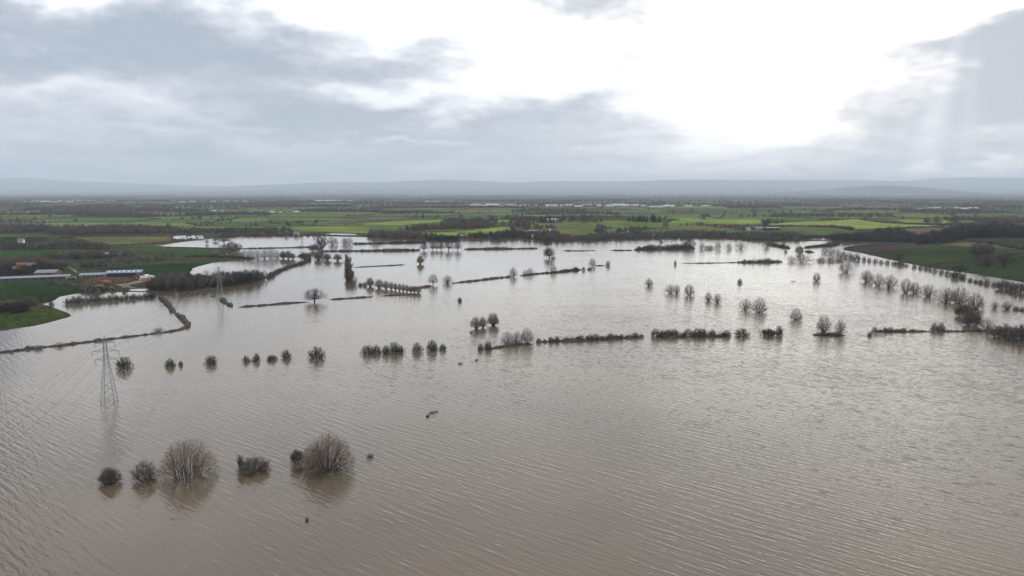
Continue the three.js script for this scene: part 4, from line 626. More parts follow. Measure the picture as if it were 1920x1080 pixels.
// the vale beyond: hedged fields in a loose grid out to the hills
{
  const R = rngOf(4242), cols = [], step = 240, rowsZ = []; let z = 1450, dz = 130;
  while (z < 7400) { rowsZ.push(z); z += dz; dz *= 1.045; }
  const node = (i, j) => { const r = rngOf(i * 977 + j * 131 + 5), q = rngOf(i * 31 + j * 7919 + 9); r(); q(); const w = 1 + rowsZ[j] / 9000; return [i * step * w + (r() - 0.5) * 190 + j % 3 * 60, -rowsZ[j] + (q() - 0.5) * 110]; };
  const pos = [], col = [], uv = [], trees = [[], [], []], hed = [[], []];
  const tones = [[0.055, 0.088, 0.028], [0.07, 0.10, 0.034], [0.05, 0.08, 0.026], [0.09, 0.125, 0.04], [0.10, 0.115, 0.04], [0.08, 0.11, 0.038], SOIL, [0.13, 0.11, 0.07], [0.10, 0.13, 0.04], [0.12, 0.16, 0.045]];
  const pixel = (x, y, zz) => { const c = Math.cos(PITCH), sn = Math.sin(PITCH), dy = y - EYE, dp = -zz * c - dy * sn; return [960 + x / dp * F, 540 - (dy * c - zz * sn * 1) / dp * F]; };
  const seenField = (x, y, zz, h) => { if (zz < -3300) return false; const a = pixel(x, y, zz), b = pixel(x, y + h, zz); return FIELDS.some(([, , , o]) => inPoly(o, a[0], a[1]) || inPoly(o, b[0], b[1]) || inPoly(o, b[0], (a[1] + b[1]) / 2)); };
  const tree = (x, zz, h, tint) => { const y = height(x, zz); if (y < 0.3 || seenField(x, y, zz, h)) return; const v = 0.75 + 0.5 * R(); const k = Math.floor(R() * 3); trees[k].push([V(x, y - 0.2, zz), h, h * (0.9 + 0.5 * R()), R() * 6.28, tint.map((c) => c * v)]); };
  const NI = 24;
  for (let j = 0; j < rowsZ.length - 1; j++) for (let i = -NI; i < NI; i++) {
    const q = [node(i, j), node(i + 1, j), node(i + 1, j + 1), node(i, j + 1)], cx = (q[0][0] + q[2][0]) / 2, cz = (q[0][1] + q[2][1]) / 2;
    if (Math.abs(cx / cz) > 0.95) continue;
    const kind = R(), tint = tones[Math.floor(R() * tones.length)], N = 4, v0 = 0.9 + 0.2 * R();
    const P = (u, v) => { const x = mix(mix(q[0][0], q[1][0], u), mix(q[3][0], q[2][0], u), v), zz = mix(mix(q[0][1], q[1][1], u), mix(q[3][1], q[2][1], u), v); return [x, height(x, zz) + 0.12, zz]; };
    if (q.every((c) => height(c[0], c[1]) > 0.8) && P(0.5, 0.5)[1] > 1) for (let a = 0; a < N; a++) for (let b = 0; b < N; b++) {
      const A = P(a / N, b / N), B = P((a + 1) / N, b / N), C = P((a + 1) / N, (b + 1) / N), D = P(a / N, (b + 1) / N);
      for (const p of [A, B, C, A, C, D]) { pos.push(...p); uv.push(p[0] / 46, p[2] / 46); const v = 1.3 * v0 * (1 + 0.5 * fbm(p[0] * 0.006, p[2] * 0.006, 3, 51)); col.push(tint[0] * v, tint[1] * v, tint[2] * v); }
    }
    for (const [A, B] of [[q[0], q[1]], [q[0], q[3]]]) {
      if (R() < 0.12) continue; const L = Math.hypot(B[0] - A[0], B[1] - A[1]), tall = R();
      for (let d = 0; d < L; d += 5.5 + cz * -0.0008) { const x = mix(A[0], B[0], d / L) + (R() - 0.5) * 4, zz = mix(A[1], B[1], d / L) + (R() - 0.5) * 4, y = height(x, zz); const h = 2.0 + 1.6 * R(); if (y < 0.3 || seenField(x, y, zz, h)) continue; const v = 0.8 + 0.4 * R(); hed[R() < 0.5 ? 0 : 1].push([V(x, y - 0.2, zz), h, h * (1 + 0.6 * R()), R() * 6.28, DARKB.map((c) => c * v)]); if (R() < (tall > 0.75 ? 0.12 : 0.012)) tree(x, zz, 7 + 7 * R(), R() < 0.3 ? DARKB : GREYB); }
    }
    if (kind < 0.13 + 0.14 * sstep(1700, 4500, -cz)) { const s = 15 + cz * -0.0016; for (let a = 0; a < 1; a += s / 240) for (let b = 0; b < 1; b += s / 170) { const p = P(clamp(a + (R() - 0.5) * 0.05), clamp(b + (R() - 0.5) * 0.05)); tree(p[0], p[2], 9 + 5 * R(), kind < 0.05 ? BROWN : GREYB); } }
  }
  // wooded belt at the foot of the hills
  for (let k = 0; k < 26000; k++) { const zz = -(3600 + 10400 * R()), x = (R() * 2 - 1) * 0.85 * -zz; if (n2(x * 0.0011, zz * 0.0017, 91) > 0.2) tree(x, zz, 9 + 6 * R(), R() < 0.2 ? BROWN : GREYB); }
  for (let k = 0; k < 9000; k++) { const zz = -(12000 + 22000 * R()), x = (R() * 2 - 1) * 0.85 * -zz; if (n2(x * 0.0011, zz * 0.0014, 92) > 0.05) tree(x, zz, 18 + 16 * R(), GREYB); }
  const g = new THREE.BufferGeometry(); g.setAttribute('position', new THREE.BufferAttribute(new Float32Array(pos), 3)); g.setAttribute('color', new THREE.BufferAttribute(new Float32Array(col), 3)); g.setAttribute('uv', new THREE.BufferAttribute(new Float32Array(uv), 2)); g.computeVertexNormals();
  tag(mesh('farmland', g, landMat, scene), 'patchwork of far green and brown fields across the vale', 'farmland', null, 'structure');
  hed.forEach((l, i) => scatter('far_hedgerows', ['dark far hedgerows crossing the vale', 'dark far field hedges of the vale floor'][i], 'hedgerows', l, bushGeo[i]));
  trees.forEach((l, i) => scatter('far_trees', ['far leafless trees scattered over the vale', 'far grey copses of the vale', 'far tree belts below the hills'][i], 'trees', l, clumpGeo[i]));
}
// single conifers
function conifer(x, y, w, h, label) { const p = at(x, y), o = thing('conifer_tree', label, 'tree', p, x); const H = metres(h, p), W = metres(w, p); const m = mesh('crown', pineGeo, mat(0.022, 0.032, 0.020), o); m.scale.set(W / 0.55, H, W / 0.55); const t = []; tube(t, [V(0, -0.3, 0), V(0, H * 0.3, 0)], 0.3, 0.2, 6); mesh('trunk', positions(t), DARKBARK, o); }
conifer(94, 507, 8, 15, 'dark cone-shaped conifer beside the brown farm barn');
conifer(49, 502, 6, 10, 'small dark conifer behind the red brick farmhouse');
conifer(133, 464, 9, 14, 'tall dark conifer below the olive field at left');
conifer(6, 464, 8, 14, 'dark conifer at the left edge below the narrow field');
conifer(148, 466, 8, 10, 'dark lower conifer right of the tall one');

// ---------------------------------------------------------------- pylons and cables
const STEEL = mat(0.20, 0.21, 0.22, 0.6, { metalness: 0.3 }), GLASSY = mat(0.16, 0.13, 0.11, 0.3), WIRE = mat(0.10, 0.10, 0.105, 0.6);
function bar(out, a, b, r) { tube(out, [a, b], r, r, 4); }
const ARM = [[24.4, 3.3], [21.0, 4.6], [17.6, 3.6]];
function pylonParts(o) {
  const wide = (y) => y < 17 ? mix(2.65, 0.85, y / 17) : mix(0.85, 0.5, (y - 17) / 8.4), c = (y, k) => V([1, 1, -1, -1][k] * wide(y), y, [1, -1, -1, 1][k] * wide(y));
  for (let k = 0; k < 4; k++) { const l = []; tube(l, [V().copy(c(0, k)).add(V(0, -1.5, 0)), c(8.5, k), c(17, k), c(25.4, k)], 0.115, 0.07, 4); mesh('leg', positions(l), STEEL, o); }
  const br = [], ys = [0.4, 3.4, 6.2, 8.8, 11.2, 13.3, 15.2, 17, 18.8, 20.5, 22.1, 23.7, 25.4];
  for (let i = 0; i < ys.length - 1; i++) for (let k = 0; k < 4; k++) { const n = (k + 1) % 4; bar(br, c(ys[i], k), c(ys[i + 1], n), 0.045); bar(br, c(ys[i], n), c(ys[i + 1], k), 0.045); if (i % 2 === 0) bar(br, c(ys[i], k), c(ys[i], n), 0.045); }
  mesh('bracing', positions(br), STEEL, o);
  const pk = []; for (let k = 0; k < 4; k++) bar(pk, c(25.4, k), V(0, 27.2, 0), 0.055); mesh('peak', positions(pk), STEEL, o);
  for (const [y, L] of ARM) for (const s of [-1, 1]) {
    const w = wide(y), tip = V(s * (L + 0.4), y + 0.1, 0), a = [];
    for (const zz of [-w, w]) { bar(a, V(s * w, y, zz), tip, 0.06); bar(a, V(s * w, y + 1.3, zz), tip, 0.05); for (const t of [0.33, 0.66]) bar(a, V().lerpVectors(V(s * w, y, zz), tip, t), V().lerpVectors(V(s * w, y + 1.3, zz), tip, t), 0.035); }
    bar(a, V().lerpVectors(V(s * w, y, -w), tip, 0.45), V().lerpVectors(V(s * w, y, w), tip, 0.45), 0.04);
    mesh('cross_arm', positions(a), STEEL, o);
    const prof = []; for (let k = 0; k <= 16; k++) prof.push(new THREE.Vector2(k % 2 ? 0.13 : 0.05, -k * 0.11)); const ins = mesh('insulator', new THREE.LatheGeometry(prof, 7), GLASSY, o); ins.position.copy(tip);
  }
}
const PY = [[205, 753], [413, 559], [567, 471.5]].map(([x, y]) => at(x, y)); PY.unshift(V(-94, 0, -12));
const PYL = ['lattice pylon nearest the viewer, left of and below the picture', 'large lattice pylon standing in the near water at left', 'lattice pylon before the dark shore wood', 'small far lattice pylon beside the thick hedge wall'];
const turns = [0.26, 0.25, 0.2, 0.15];
let pylonProto;
PY.forEach((p, i) => {
  if (!i) { const g = thing('electricity_pylon', PYL[i], 'pylon', p, turns[i], 'pylons of the power line'); pylonParts(g); pylonProto = g; return; }
  const g = pylonProto.clone(); g.name = numbered('electricity_pylon'); g.position.copy(p); g.rotation.y = turns[i]; g.userData = { label: PYL[i], category: 'pylon', group: 'pylons of the power line' }; scene.add(g);
});
const hang = (i, k) => { if (k === 6) return V(0, 27.2, 0).add(PY[i]); const [y, L] = ARM[k >> 1], s = k & 1 ? 1 : -1; return V(s * (L + 0.4), y - 1.66, 0).applyAxisAngle(V(0, 1, 0), turns[i]).add(PY[i]); };
for (let i = 0; i < 3; i++) for (let k = 0; k < 7; k++) {
  const a = hang(i, k), b = hang(i + 1, k), pts = [], sag = k === 6 ? 4 : 6; for (let t = 0; t <= 24; t++) { const u = t / 24, p = V().lerpVectors(a, b, u); p.y -= sag * 4 * u * (1 - u); pts.push(p); }
  const out = []; tube(out, pts, 0.035, 0.035, 5);
  tag(mesh('power_cable', positions(out), WIRE, scene), `${['upper left', 'upper right', 'middle left', 'middle right', 'lower left', 'lower right', 'topmost'][k]} power cable ${['running from the near pylon out past the lower left', 'strung from the near pylon to the one by the shore wood', 'strung from the shore wood pylon to the far pylon'][i]}`, 'cable', `cables span ${['one', 'two', 'three'][i]}`);
}

// ---------------------------------------------------------------- buildings
function gable(o, w, d, h, rise, wallM, roofM, { over = 0.4 } = {}) {   // long side along x
  const s = new THREE.Shape([new THREE.Vector2(-d / 2, -0.6), new THREE.Vector2(d / 2, -0.6), new THREE.Vector2(d / 2, h), new THREE.Vector2(0, h + rise), new THREE.Vector2(-d / 2, h)]), g = new THREE.ExtrudeGeometry(s, { depth: w, bevelEnabled: false });
  g.translate(0, 0, -w / 2); g.rotateY(Math.PI / 2); mesh('wall', g, wallM, o);
  const t = 0.18, k = rise / (d / 2), a = d / 2 + over, r = new THREE.Shape([new THREE.Vector2(-a, h - k * over + 0.02), new THREE.Vector2(0, h + rise + 0.02), new THREE.Vector2(a, h - k * over + 0.02), new THREE.Vector2(a, h - k * over + t + 0.02), new THREE.Vector2(0, h + rise + t * 1.2), new THREE.Vector2(-a, h - k * over + t + 0.02)]), q = new THREE.ExtrudeGeometry(r, { depth: w + over * 2, bevelEnabled: false });
  q.translate(0, 0, -w / 2 - over); q.rotateY(Math.PI / 2); return mesh('roof', q, roofM, o);
}
const box = (name, w, h, d, x, y, z, m, o) => { const b = mesh(name, new THREE.BoxGeometry(w, h, d), m, o); b.position.set(x, y, z); return b; };
const WHITE = mat(0.75, 0.74, 0.71, 0.7), CREAM = mat(0.62, 0.57, 0.48, 0.8), BRICK = mat(0.27, 0.12, 0.08, 0.9), SLATE = mat(0.13, 0.135, 0.15, 0.7), TILE = mat(0.21, 0.10, 0.07, 0.85), SHEET = mat(0.17, 0.185, 0.21, 0.75, { specularIntensity: 0.4 }), BLUE = mat(0.012, 0.024, 0.058, 0.7), TIMBER = mat(0.20, 0.12, 0.075, 0.9), PANE = mat(0.03, 0.035, 0.04, 0.15), CONC = mat(0.36, 0.34, 0.31, 0.9), RED = mat(0.42, 0.035, 0.022, 0.5), ORANGE = mat(0.50, 0.12, 0.03, 0.5), TYRE = mat(0.02, 0.02, 0.02, 0.9), DSTEEL = mat(0.05, 0.055, 0.06, 0.5), EARTH = mat(0.115, 0.068, 0.042, 0.95, { map: mottle }), TARP = mat(0.02, 0.022, 0.025, 0.5), TRACK = mat(0.30, 0.26, 0.22, 0.95), BUFF = mat(0.35, 0.26, 0.20, 0.9);
function span(xa, ya, xb, yb) { const a = at(xa, ya), b = at(xb, yb), m = V().addVectors(a, b).multiplyScalar(0.5); m.y = height(m.x, m.z); return [m, Math.hypot(b.x - a.x, b.z - a.z), Math.atan2(-(b.z - a.z), b.x - a.x)]; }
// long blue barn
{
  const [p, L, t] = span(192, 519.5, 260, 518), o = thing('blue_barn', 'long blue-walled farm barn with pale grey roof', 'barn', p.add(V(0, 0, -9)), t);
  const roof = gable(o, L, 16, 3.6, 2.0, BLUE, SHEET); for (let i = 0; i < 7; i++) { const s = mesh('rooflight', new THREE.BoxGeometry(1.6, 0.12, 3.2), mat(0.45, 0.47, 0.5, 0.6), o); s.position.set(-L / 2 + (i + 0.7) * L / 7.4, 4.82, 4.4); s.rotation.x = Math.atan(2 / 8); }
  box('door', 4.4, 3.2, 0.2, L * 0.42, 1.5, 8.12, TIMBER, o); box('roof_vent', 2.0, 1.6, 2.0, L * 0.3, 6.0, 0, SHEET, o); box('roof_vent', 1.8, 1.5, 1.8, -L * 0.36, 5.9, 0, DSTEEL, o); for (let i = 0; i < 9; i++) box('wall_rib', 0.25, 3.5, 0.12, -L / 2 + (i + 0.5) * L / 9, 1.7, 8.07, DSTEEL, o);
}
{
  const [p, L, t] = span(142, 521.5, 193, 520), o = thing('cattle_shed', 'low open-fronted cattle shed joined to the blue barn', 'barn', p.add(V(0, 0, -8)), t);
  gable(o, L, 14, 2.5, 1.4, TIMBER, SHEET); for (let i = 0; i < 6; i++) box('post', 0.35, 2.4, 0.35, -L / 2 + (i + 0.5) * L / 6, 1.1, 7.25, CONC, o); for (let i = 0; i < 5; i++) box('bay', L / 6 - 0.9, 1.9, 0.12, -L / 2 + (i + 1) * L / 6, 1.1, 7.1, DSTEEL, o);
}
{
  const [p, L, t] = span(-30, 527, 126, 522), o = thing('long_shed', 'very long low shed with grey roof at the left edge', 'barn', p.add(V(0, 0, -6)), t);
  gable(o, L, 11, 1.8, 1.2, DSTEEL, SHEET); for (let i = 0; i < 9; i++) box('post', 0.3, 1.7, 0.3, -L / 2 + (i + 0.5) * L / 9, 0.8, 5.7, CONC, o);
}
{ const [p, L, t] = span(58, 518, 99, 517), o = thing('brown_barn', 'brown timber barn with shallow grey roof by the dark conifer', 'barn', p.add(V(0, 0, -10)), t - 0.12); gable(o, L, 18, 3.0, 2.2, TIMBER, SLATE); box('door', 4.0, 2.7, 0.2, L * 0.2, 1.3, 9.12, DSTEEL, o); }
{ const [p, L, t] = span(125, 525, 142, 524), o = thing('silage_clamp', 'pale concrete silage clamp between the two long sheds', 'silo', p, t); for (const s of [-1, 1]) box('side_wall', 0.4, 2.6, 9, s * L / 2, 1.1, 0, CONC, o); box('back_wall', L, 2.6, 0.4, 0, 1.1, -4.6, CONC, o); box('silage', L - 0.6, 2.0, 8.4, 0, 0.9, -0.1, EARTH, o); }
function house(x, y, w, d, h, rise, label, wallM, roofM, turn = 0, group, lift = 0) {
  const p = at(x, y), o = thing('house', label, 'house', p, turn, group); gable(o, w, d, h, rise, wallM, roofM);
  box('chimney', 0.8, 1.6, 0.8, w * 0.36, h + rise + 0.3, 0, BRICK, o);
  for (const s of [-0.3, 0, 0.3]) for (const fl of h > 4 ? [1.4, 4.0] : [1.4]) { if (s === 0 && fl < 2) box('door', 0.95, 2, 0.1, 0, 1, d / 2 + 0.06, DSTEEL, o); else { const f = box('window', 1.2, 1.2, 0.08, s * w, fl, d / 2 + 0.05, WHITE, o); box('pane', 1.0, 1.0, 0.06, 0, 0, 0.05, PANE, f); } }
  return o;
}
house(42, 507, 9, 7.5, 5.2, 3, 'red brick farmhouse beside the small conifer', BRICK, TILE, 0.5);
house(31, 513, 8, 6.5, 4.6, 2.6, 'second red brick house left of the brown barn', BRICK, TILE, -0.3);
house(58, 506, 11, 7, 4.6, 2.8, 'dark roofed farm cottage behind the brown barn', BRICK, SLATE, 0.1);
[[1137, 437.5, 11, 6, 'lone white cottage on the slope below the knoll', WHITE, SLATE, 0.05], [1149, 431.5 + 4.2, 13, 7, 'long white cottage on the slope beside hedgerow trees', WHITE, SLATE, 0.0], [975, 437.5, 8, 6, 'white gabled house among dark shore trees, upper', WHITE, SLATE, 0.6], [992, 446, 8, 6, 'white gabled house at the shore, left of a pair', WHITE, SLATE, 1.2], [1001, 446, 10, 6, 'white gabled house at the shore, right of a pair', WHITE, TILE, 1.0], [1035, 435.5, 10, 6, 'white house with pale roof on the village rise', WHITE, mat(0.55, 0.53, 0.5), 0.1], [1020, 436.5, 12, 5, 'low cream house left of the pale roofed one', CREAM, TILE, 0.2], [880, 446, 14, 7, 'brick house among shore trees behind the six bare trees', BRICK, TILE, 0.1], [866, 446.5, 9, 6, 'small brick cottage left of the shore brick house', BRICK, SLATE, 0.4], [1375, 424.5, 14, 8, 'red roofed farmhouse in the scrub near the far pond', BRICK, TILE, 0.2], [1360, 425, 10, 7, 'smaller red roofed house near the far pond', BRICK, TILE, -0.4], [1402, 432, 9, 6, 'white cottage below the far pond farm', WHITE, SLATE, 0.3], [40, 456, 8, 6, 'pale house under the conifer at the left edge', WHITE, SLATE, 0.2], [556, 441, 10, 6, 'pale house on the bank behind the far pylon', CREAM, SLATE, 0.1], [965, 421, 9, 6, 'red brick house at the village top', BRICK, TILE, 0.3], [985, 417.5, 16, 7, 'long red roofed house on the village rise', BRICK, TILE, 0.1]].forEach(([x, y, w, d, l, a, b, t]) => house(x, y, w, d, 4.6, 2.6, l, a, b, t));
function shed(x, y, w, d, h, label, wallM, roofM, turn, group) { const p = at(x, y), o = thing('shed', label, 'shed', p, turn, group); gable(o, w, d, h, h * 0.4, wallM, roofM, { over: 0.3 }); box('door', w * 0.16, h * 0.7, 0.15, w * 0.1, h * 0.35, d / 2 + 0.1, DSTEEL, o); }
shed(1447, 432, 30, 14, 5, 'dark blue farm shed below the biggest bright field', BLUE, SLATE, 0.1);
shed(1425, 431.5, 22, 12, 4.4, 'grey farm shed left of the dark blue one', mat(0.2, 0.24, 0.3), SHEET, 0.1);
shed(1037, 415.5, 28, 12, 5, 'white shed on the knoll crest beside dark pines', WHITE, WHITE, 0.05);
shed(998, 436.5, 20, 10, 4, 'grey blue shed in the village trees', mat(0.1, 0.12, 0.15), SLATE, 0.05);
shed(1226, 443, 26, 9, 3, 'low blue grey shed at the foot of the knoll wood', mat(0.16, 0.19, 0.24), SLATE, 0);
shed(213, 480.5, 22, 7, 3, 'pale roofed shed by the gravel yard left of centre', CREAM, mat(0.55, 0.5, 0.42), 0.05);
{ const g = drape([[203, 482.5], [215, 478.5], [232, 479.5], [238, 483.5], [222, 484.5]].map(([x, y]) => { const p = at(x, y); return [p.x, p.z]; }), 0.3, 20, [0.28, 0.24, 0.2], 0.3); tag(mesh('gravel_yard', g, landMat, scene), 'pale gravel yard beside the pale roofed shed', 'yard', null, 'structure'); }
const PALEW = mat(0.5, 0.5, 0.49, 0.85), PALER = mat(0.34, 0.36, 0.39, 0.85);
// far industrial sheds
{
  const R = rngOf(606), sp = [];
  const runOf = (x0, x1, y, n, big, s) => { for (let i = 0; i < n; i++) sp.push([mix(x0, x1, (i + 0.3 + 0.5 * R()) / n), y + (R() - 0.5) * 2.2, big * (0.5 + R()), s]); };
  runOf(30, 215, 378, 12, 60, 'at far left'); runOf(310, 470, 378, 8, 34, 'left of centre'); runOf(590, 665, 378, 4, 90, 'under the middle hills'); runOf(770, 870, 379, 5, 45, 'near the centre'); runOf(885, 1010, 386, 8, 55, 'near the centre'); runOf(1025, 1215, 386.5, 12, 60, 'below the sunbeams'); runOf(1215, 1330, 388, 4, 50, 'below the sunbeams'); runOf(1700, 1830, 392, 8, 30, 'at far right'); runOf(460, 560, 398, 5, 15, 'left of centre on nearer fields'); runOf(395, 420, 397, 2, 15, 'left of centre on nearer fields');
  sp.sort((a, b) => a[0] - b[0]); const seen = {};
  for (const [x, y, w, s] of sp) { seen[s] = (seen[s] ?? -1) + 1; const p = at(x, y), o = thing('warehouse', `${ORD[seen[s]]} pale warehouse from the left, far row ${s}`, 'warehouse', p, (R() - 0.5) * 0.5, `far warehouses ${s}`); const d = w * (0.35 + 0.3 * R()), h = Math.min(5.5, 2.4 + w * 0.045 * (0.6 + R())); gable(o, w, d, h, 1 + d * 0.08, R() < 0.35 ? CREAM : PALEW, R() < 0.6 ? PALEW : PALER); }
}
// caravans
{
  const R = rngOf(313); let first;
  const L = 'white touring caravan parked in the crowded waterside park at left';
  for (let i = 0; i < 30; i++) {
    const p = at(mix(326, 379, R()), mix(444.6, 449.2, R())), c = first ? first.clone() : thing('caravan', L, 'caravan', p, 0, 'caravans in the waterside park');
    if (!first) {
      const s = new THREE.Shape(); s.moveTo(-3.2, 0.5); s.lineTo(3.2, 0.5); s.quadraticCurveTo(3.5, 1.6, 3.0, 2.7); s.lineTo(-2.8, 2.75); s.quadraticCurveTo(-3.5, 1.6, -3.2, 0.5);
      const g = new THREE.ExtrudeGeometry(s, { depth: 2.3, bevelEnabled: true, bevelSize: 0.08, bevelThickness: 0.08, bevelSegments: 1 }); g.translate(0, 0, -1.15); mesh('body', g, WHITE, c);
      for (const x of [-1.8, 0.2, 1.9]) box('window', 1.1, 0.7, 0.05, x, 1.8, 1.26, PANE, c); for (const z of [-1, 1]) { const w = mesh('wheel', new THREE.CylinderGeometry(0.34, 0.34, 0.2, 10), TYRE, c); w.rotation.x = Math.PI / 2; w.position.set(0, 0.34, z); } first = c;
    } else { c.name = numbered('caravan'); c.userData = { label: L, category: 'caravan', group: 'caravans in the waterside park' }; scene.add(c); }
    c.position.copy(p); c.rotation.y = R() * 3.1;
  }
}
// farmyard
{
  const pts = [[148, 531], [165, 524.5], [190, 521.5], [215, 522], [240, 524], [251, 526.5], [230, 529.5], [195, 530.5], [170, 532.5]].map(([x, y]) => at(x, y)), c = pts.reduce((a, b) => a.add(b), V()).multiplyScalar(1 / pts.length), out = [];
  const o = thing('soil_heap', 'long brown heap of soil in front of the blue barn', 'heap', c), ring = []; pts.forEach((p, i) => { const q = pts[(i + 1) % pts.length]; for (let k = 0; k < 4; k++) ring.push(V().lerpVectors(p, q, k / 4).sub(c)); });
  const lev = [[1, -0.3], [0.86, 1.4], [0.62, 2.5], [0.3, 3.0], [0, 3.1]], rows = lev.map(([s, y]) => ring.map((p, i) => V(p.x * s, y + (y > 0 ? n2(p.x * 0.2 * s, p.z * 0.2 * s + i * 0.1, 5) * 0.6 : 0), p.z * s)));
  for (let a = 0; a < 4; a++) for (let i = 0; i < ring.length; i++) { const n = (i + 1) % ring.length; for (const q of [rows[a][i], rows[a][n], rows[a + 1][i], rows[a][n], rows[a + 1][n], rows[a + 1][i]]) out.push(q.x, q.y, q.z); }
  const g = positions(out), uv = new Float32Array(g.attributes.position.count * 2); for (let i = 0; i < uv.length / 2; i++) { uv[2 * i] = g.attributes.position.getX(i) / 20; uv[2 * i + 1] = g.attributes.position.getZ(i) / 20; } g.setAttribute('uv', new THREE.BufferAttribute(uv, 2)); mesh('soil', g, EARTH, o);
  const wheel = (o, r, x, z, w = 0.5) => { const k = mesh('wheel', new THREE.CylinderGeometry(r, r, w, 14), TYRE, o); k.rotation.x = Math.PI / 2; k.position.set(x, r, z); const h = mesh('hub', new THREE.CylinderGeometry(r * 0.4, r * 0.4, w + 0.06, 8), CREAM, k); };
  { const o = thing('farm_trailer', 'bright red farm trailer parked below the soil heap', 'trailer', at(200, 534), 0.25); box('bed', 6.6, 1.9, 2.5, 0, 2.1, 0, RED, o); box('load', 6.0, 0.9, 2.1, 0, 3.2, 0, BUFF, o); for (const x of [-1.5, 0.6]) for (const z of [-1.1, 1.1]) wheel(o, 0.55, x, z); box('drawbar', 2.0, 0.2, 0.3, -4.0, 0.8, 0, DSTEEL, o); }
  { const o = thing('telehandler', 'orange loader standing at the right end of the blue barn', 'loader', at(255, 524), -0.6); box('chassis', 4.2, 0.8, 1.9, 0, 1.1, 0, ORANGE, o); box('cab', 1.5, 1.5, 1.2, -0.5, 2.2, 0.3, PANE, o); box('cab_roof', 1.6, 0.15, 1.3, -0.5, 3.0, 0.3, ORANGE, o); const b = box('boom', 5, 0.4, 0.4, 0.8, 2.2, -0.6, ORANGE, o); b.rotation.z = 0.18; for (const x of [-1.5, 1.5]) for (const z of [-1, 1]) wheel(o, 0.65, x, z); box('bucket', 0.9, 0.8, 2.2, 3.5, 2.6, -0.6, DSTEEL, o); }
  for (const [x, y, t, l] of [[211, 545, 0.3, 'dark tractor parked at the waterside, left of two'], [233, 546, -0.2, 'dark tractor parked at the waterside, right of two']]) { const o = thing('tractor', l, 'tractor', at(x, y), t); box('bonnet', 2.2, 1.0, 1.0, 1.3, 1.4, 0, DSTEEL, o); box('cab', 1.6, 1.5, 1.5, -0.5, 2.2, 0, PANE, o); box('cab_roof', 1.8, 0.15, 1.7, -0.5, 3.0, 0, CONC, o); for (const z of [-0.95, 0.95]) { wheel(o, 0.9, -0.8, z); wheel(o, 0.55, 1.9, z, 0.35); } }
  [[269, 522, 'left'], [276, 519, 'middle'], [284, 521, 'right']].forEach(([x, y, s], i) => { const o = thing('white_van', `${s} of three white vans beyond the end of the blue barn`, 'van', at(x, y), 0.4 + i * 0.9, 'white vans beyond the barn'); const g = new THREE.ExtrudeGeometry(new THREE.Shape([[-2.8, 0.5], [2.7, 0.5], [2.8, 1.3], [1.9, 1.5], [1.3, 2.4], [-2.8, 2.5]].map(([a, b]) => new THREE.Vector2(a, b))), { depth: 2, bevelEnabled: false }); g.translate(0, 0, -1); mesh('body', g, WHITE, o); for (const zz of [-1.02, 1.02]) box('window', 0.9, 0.6, 0.04, 1.1, 1.85, zz, PANE, o); for (const xx of [-1.8, 1.7]) for (const zz of [-0.9, 0.9]) wheel(o, 0.36, xx, zz, 0.25); });
  { const o = thing('rubble_heap', 'reddish rubble heap right of the orange loader', 'heap', at(275, 526)); const g = new THREE.SphereGeometry(1, 18, 9, 0, 6.2832, 0, 1.57), p = g.attributes.position; for (let i = 0; i < p.count; i++) p.setXYZ(i, p.getX(i) * 6 * (1 + 0.25 * n2(i, 0.4, 6)), p.getY(i) * 2.4 + 0.3 * n2(p.getX(i) * 3, p.getZ(i) * 3, 4) - 0.2, p.getZ(i) * 4); g.computeVertexNormals(); mesh('rubble', g, mat(0.24, 0.095, 0.06), o); }
  const road = (label, pts, tint) => { const g = drape(pts.map(([x, y]) => { const p = at(x, y); return [p.x, p.z]; }), 0.3, 12, tint, 0.35); tag(mesh('track', g, landMat, scene), label, 'track', null, 'structure'); };
  road('muddy yard track curving past the red trailer', [[212, 533.5], [240, 531], [255, 527.5], [275, 524.5], [290, 523], [292, 526], [262, 530.5], [240, 534], [247, 538.5], [258, 541], [246, 541.5], [232, 537.5]], [0.22, 0.18, 0.155]);
  road('gravel lane behind the brown barn', [[128, 501], [133, 500.5], [142, 506], [150, 511], [143, 511.5], [136, 506.5]], [0.24, 0.2, 0.17]);
  road('tan trampled bank below the red trailer', [[168, 536], [192, 534], [192, 537.5], [172, 539.5]], [0.2, 0.13, 0.095]);
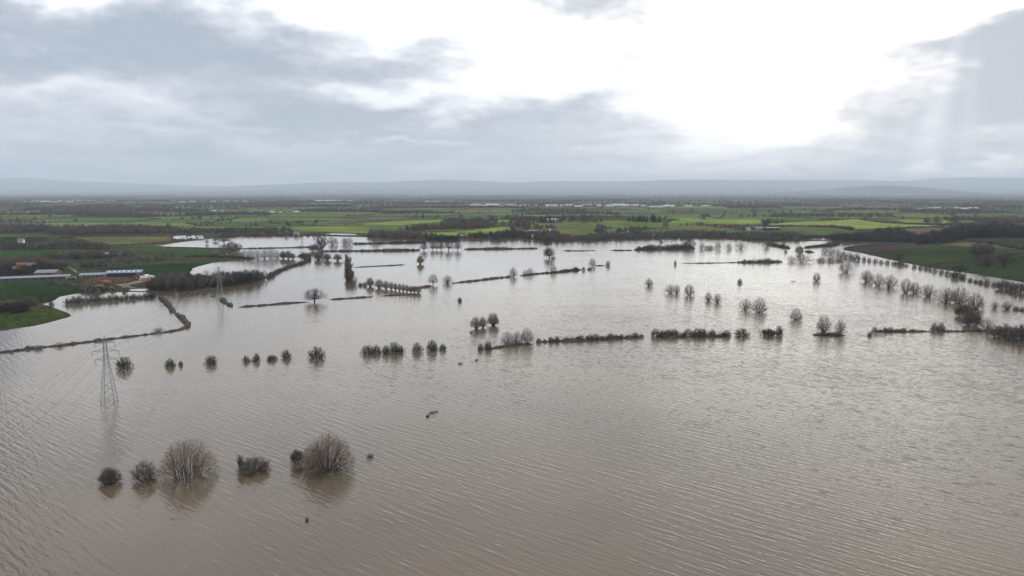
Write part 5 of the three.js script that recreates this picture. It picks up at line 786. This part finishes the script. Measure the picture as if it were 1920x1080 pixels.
  road('concrete apron at the end of the blue barn', [[261, 521], [285, 517], [291, 522.5], [262, 526]], [0.42, 0.39, 0.36]);
}

// ---------------------------------------------------------------- drift in the water
function snag(label, x, y, len, turn, seed) {
  const R = rngOf(seed), p = at(x, y), o = thing('driftwood', label, 'driftwood', p, turn), a = [], b = []; const L = metres(len, p);
  tube(a, [V(-L / 2, 0.0, 0), V(-L * 0.1, 0.25, 0.1), V(L / 2, 0.12, -0.1)], 0.22, 0.08, 6);
  for (let i = 0; i < 60; i++) spike(b, V((R() - 0.35) * L, 0.05, (R() - 0.5) * 0.6), V(R() - 0.3, 0.3 + R() * 0.8, R() - 0.5).normalize(), 0.5 + R() * 1.3, 0.035);
  mesh('log', positions(a), DARKBARK, o); mesh('branches', positions(b), TWIG.grey, o).userData.kind = 'stuff';
}
snag('drowned branch with twigs poking from the open near water', 812, 774, 16, 0.5, 1);
snag('small dark stump left of the drowned branch', 801, 781, 5, 0.2, 2);
snag('dark log lying at the right foot of the loose grey bush', 284, 900, 14, 0.1, 3);
snag('floating log between the two small bushes of the middle row', 470, 677.5, 16, 0.15, 4);
snag('tiny floating twig below the five-bush clump', 862, 682.5, 8, 0.1, 5);
snag('tiny floating twig right of the other one below the clump', 893, 676, 5, 0.3, 6);
snag('lone dark floating stick in the near brown water', 575, 977, 5, 0.8, 7);
snag('dark drift stick in the water left of the right arc', 1487, 528, 8, 0.1, 8);
snag('dark drift below the three close pollards', 883, 624, 5, 0.4, 9);
snag('dark drift right below the three close pollards', 897, 621, 4, 0.2, 10);
// drowned fence at the right hedge
{ const p = at(1640, 630.5), q = at(1662, 628.5), o = thing('drowned_fence', 'drowned post and rail fence beside the tiny round bush at right', 'fence', p), n = 8, d = V().subVectors(q, p); for (let i = 0; i <= n; i++) { const c = V().copy(d).multiplyScalar(i / n); box('post', 0.2, 1.6, 0.2, c.x, 0.3, c.z, DARKBARK, o); } const r = []; tube(r, [V(0, 0.75, 0), V().copy(d).add(V(0, 0.75, 0))], 0.08, 0.08, 4); mesh('rail', positions(r), DARKBARK, o); }

renderer.render(scene, camera);
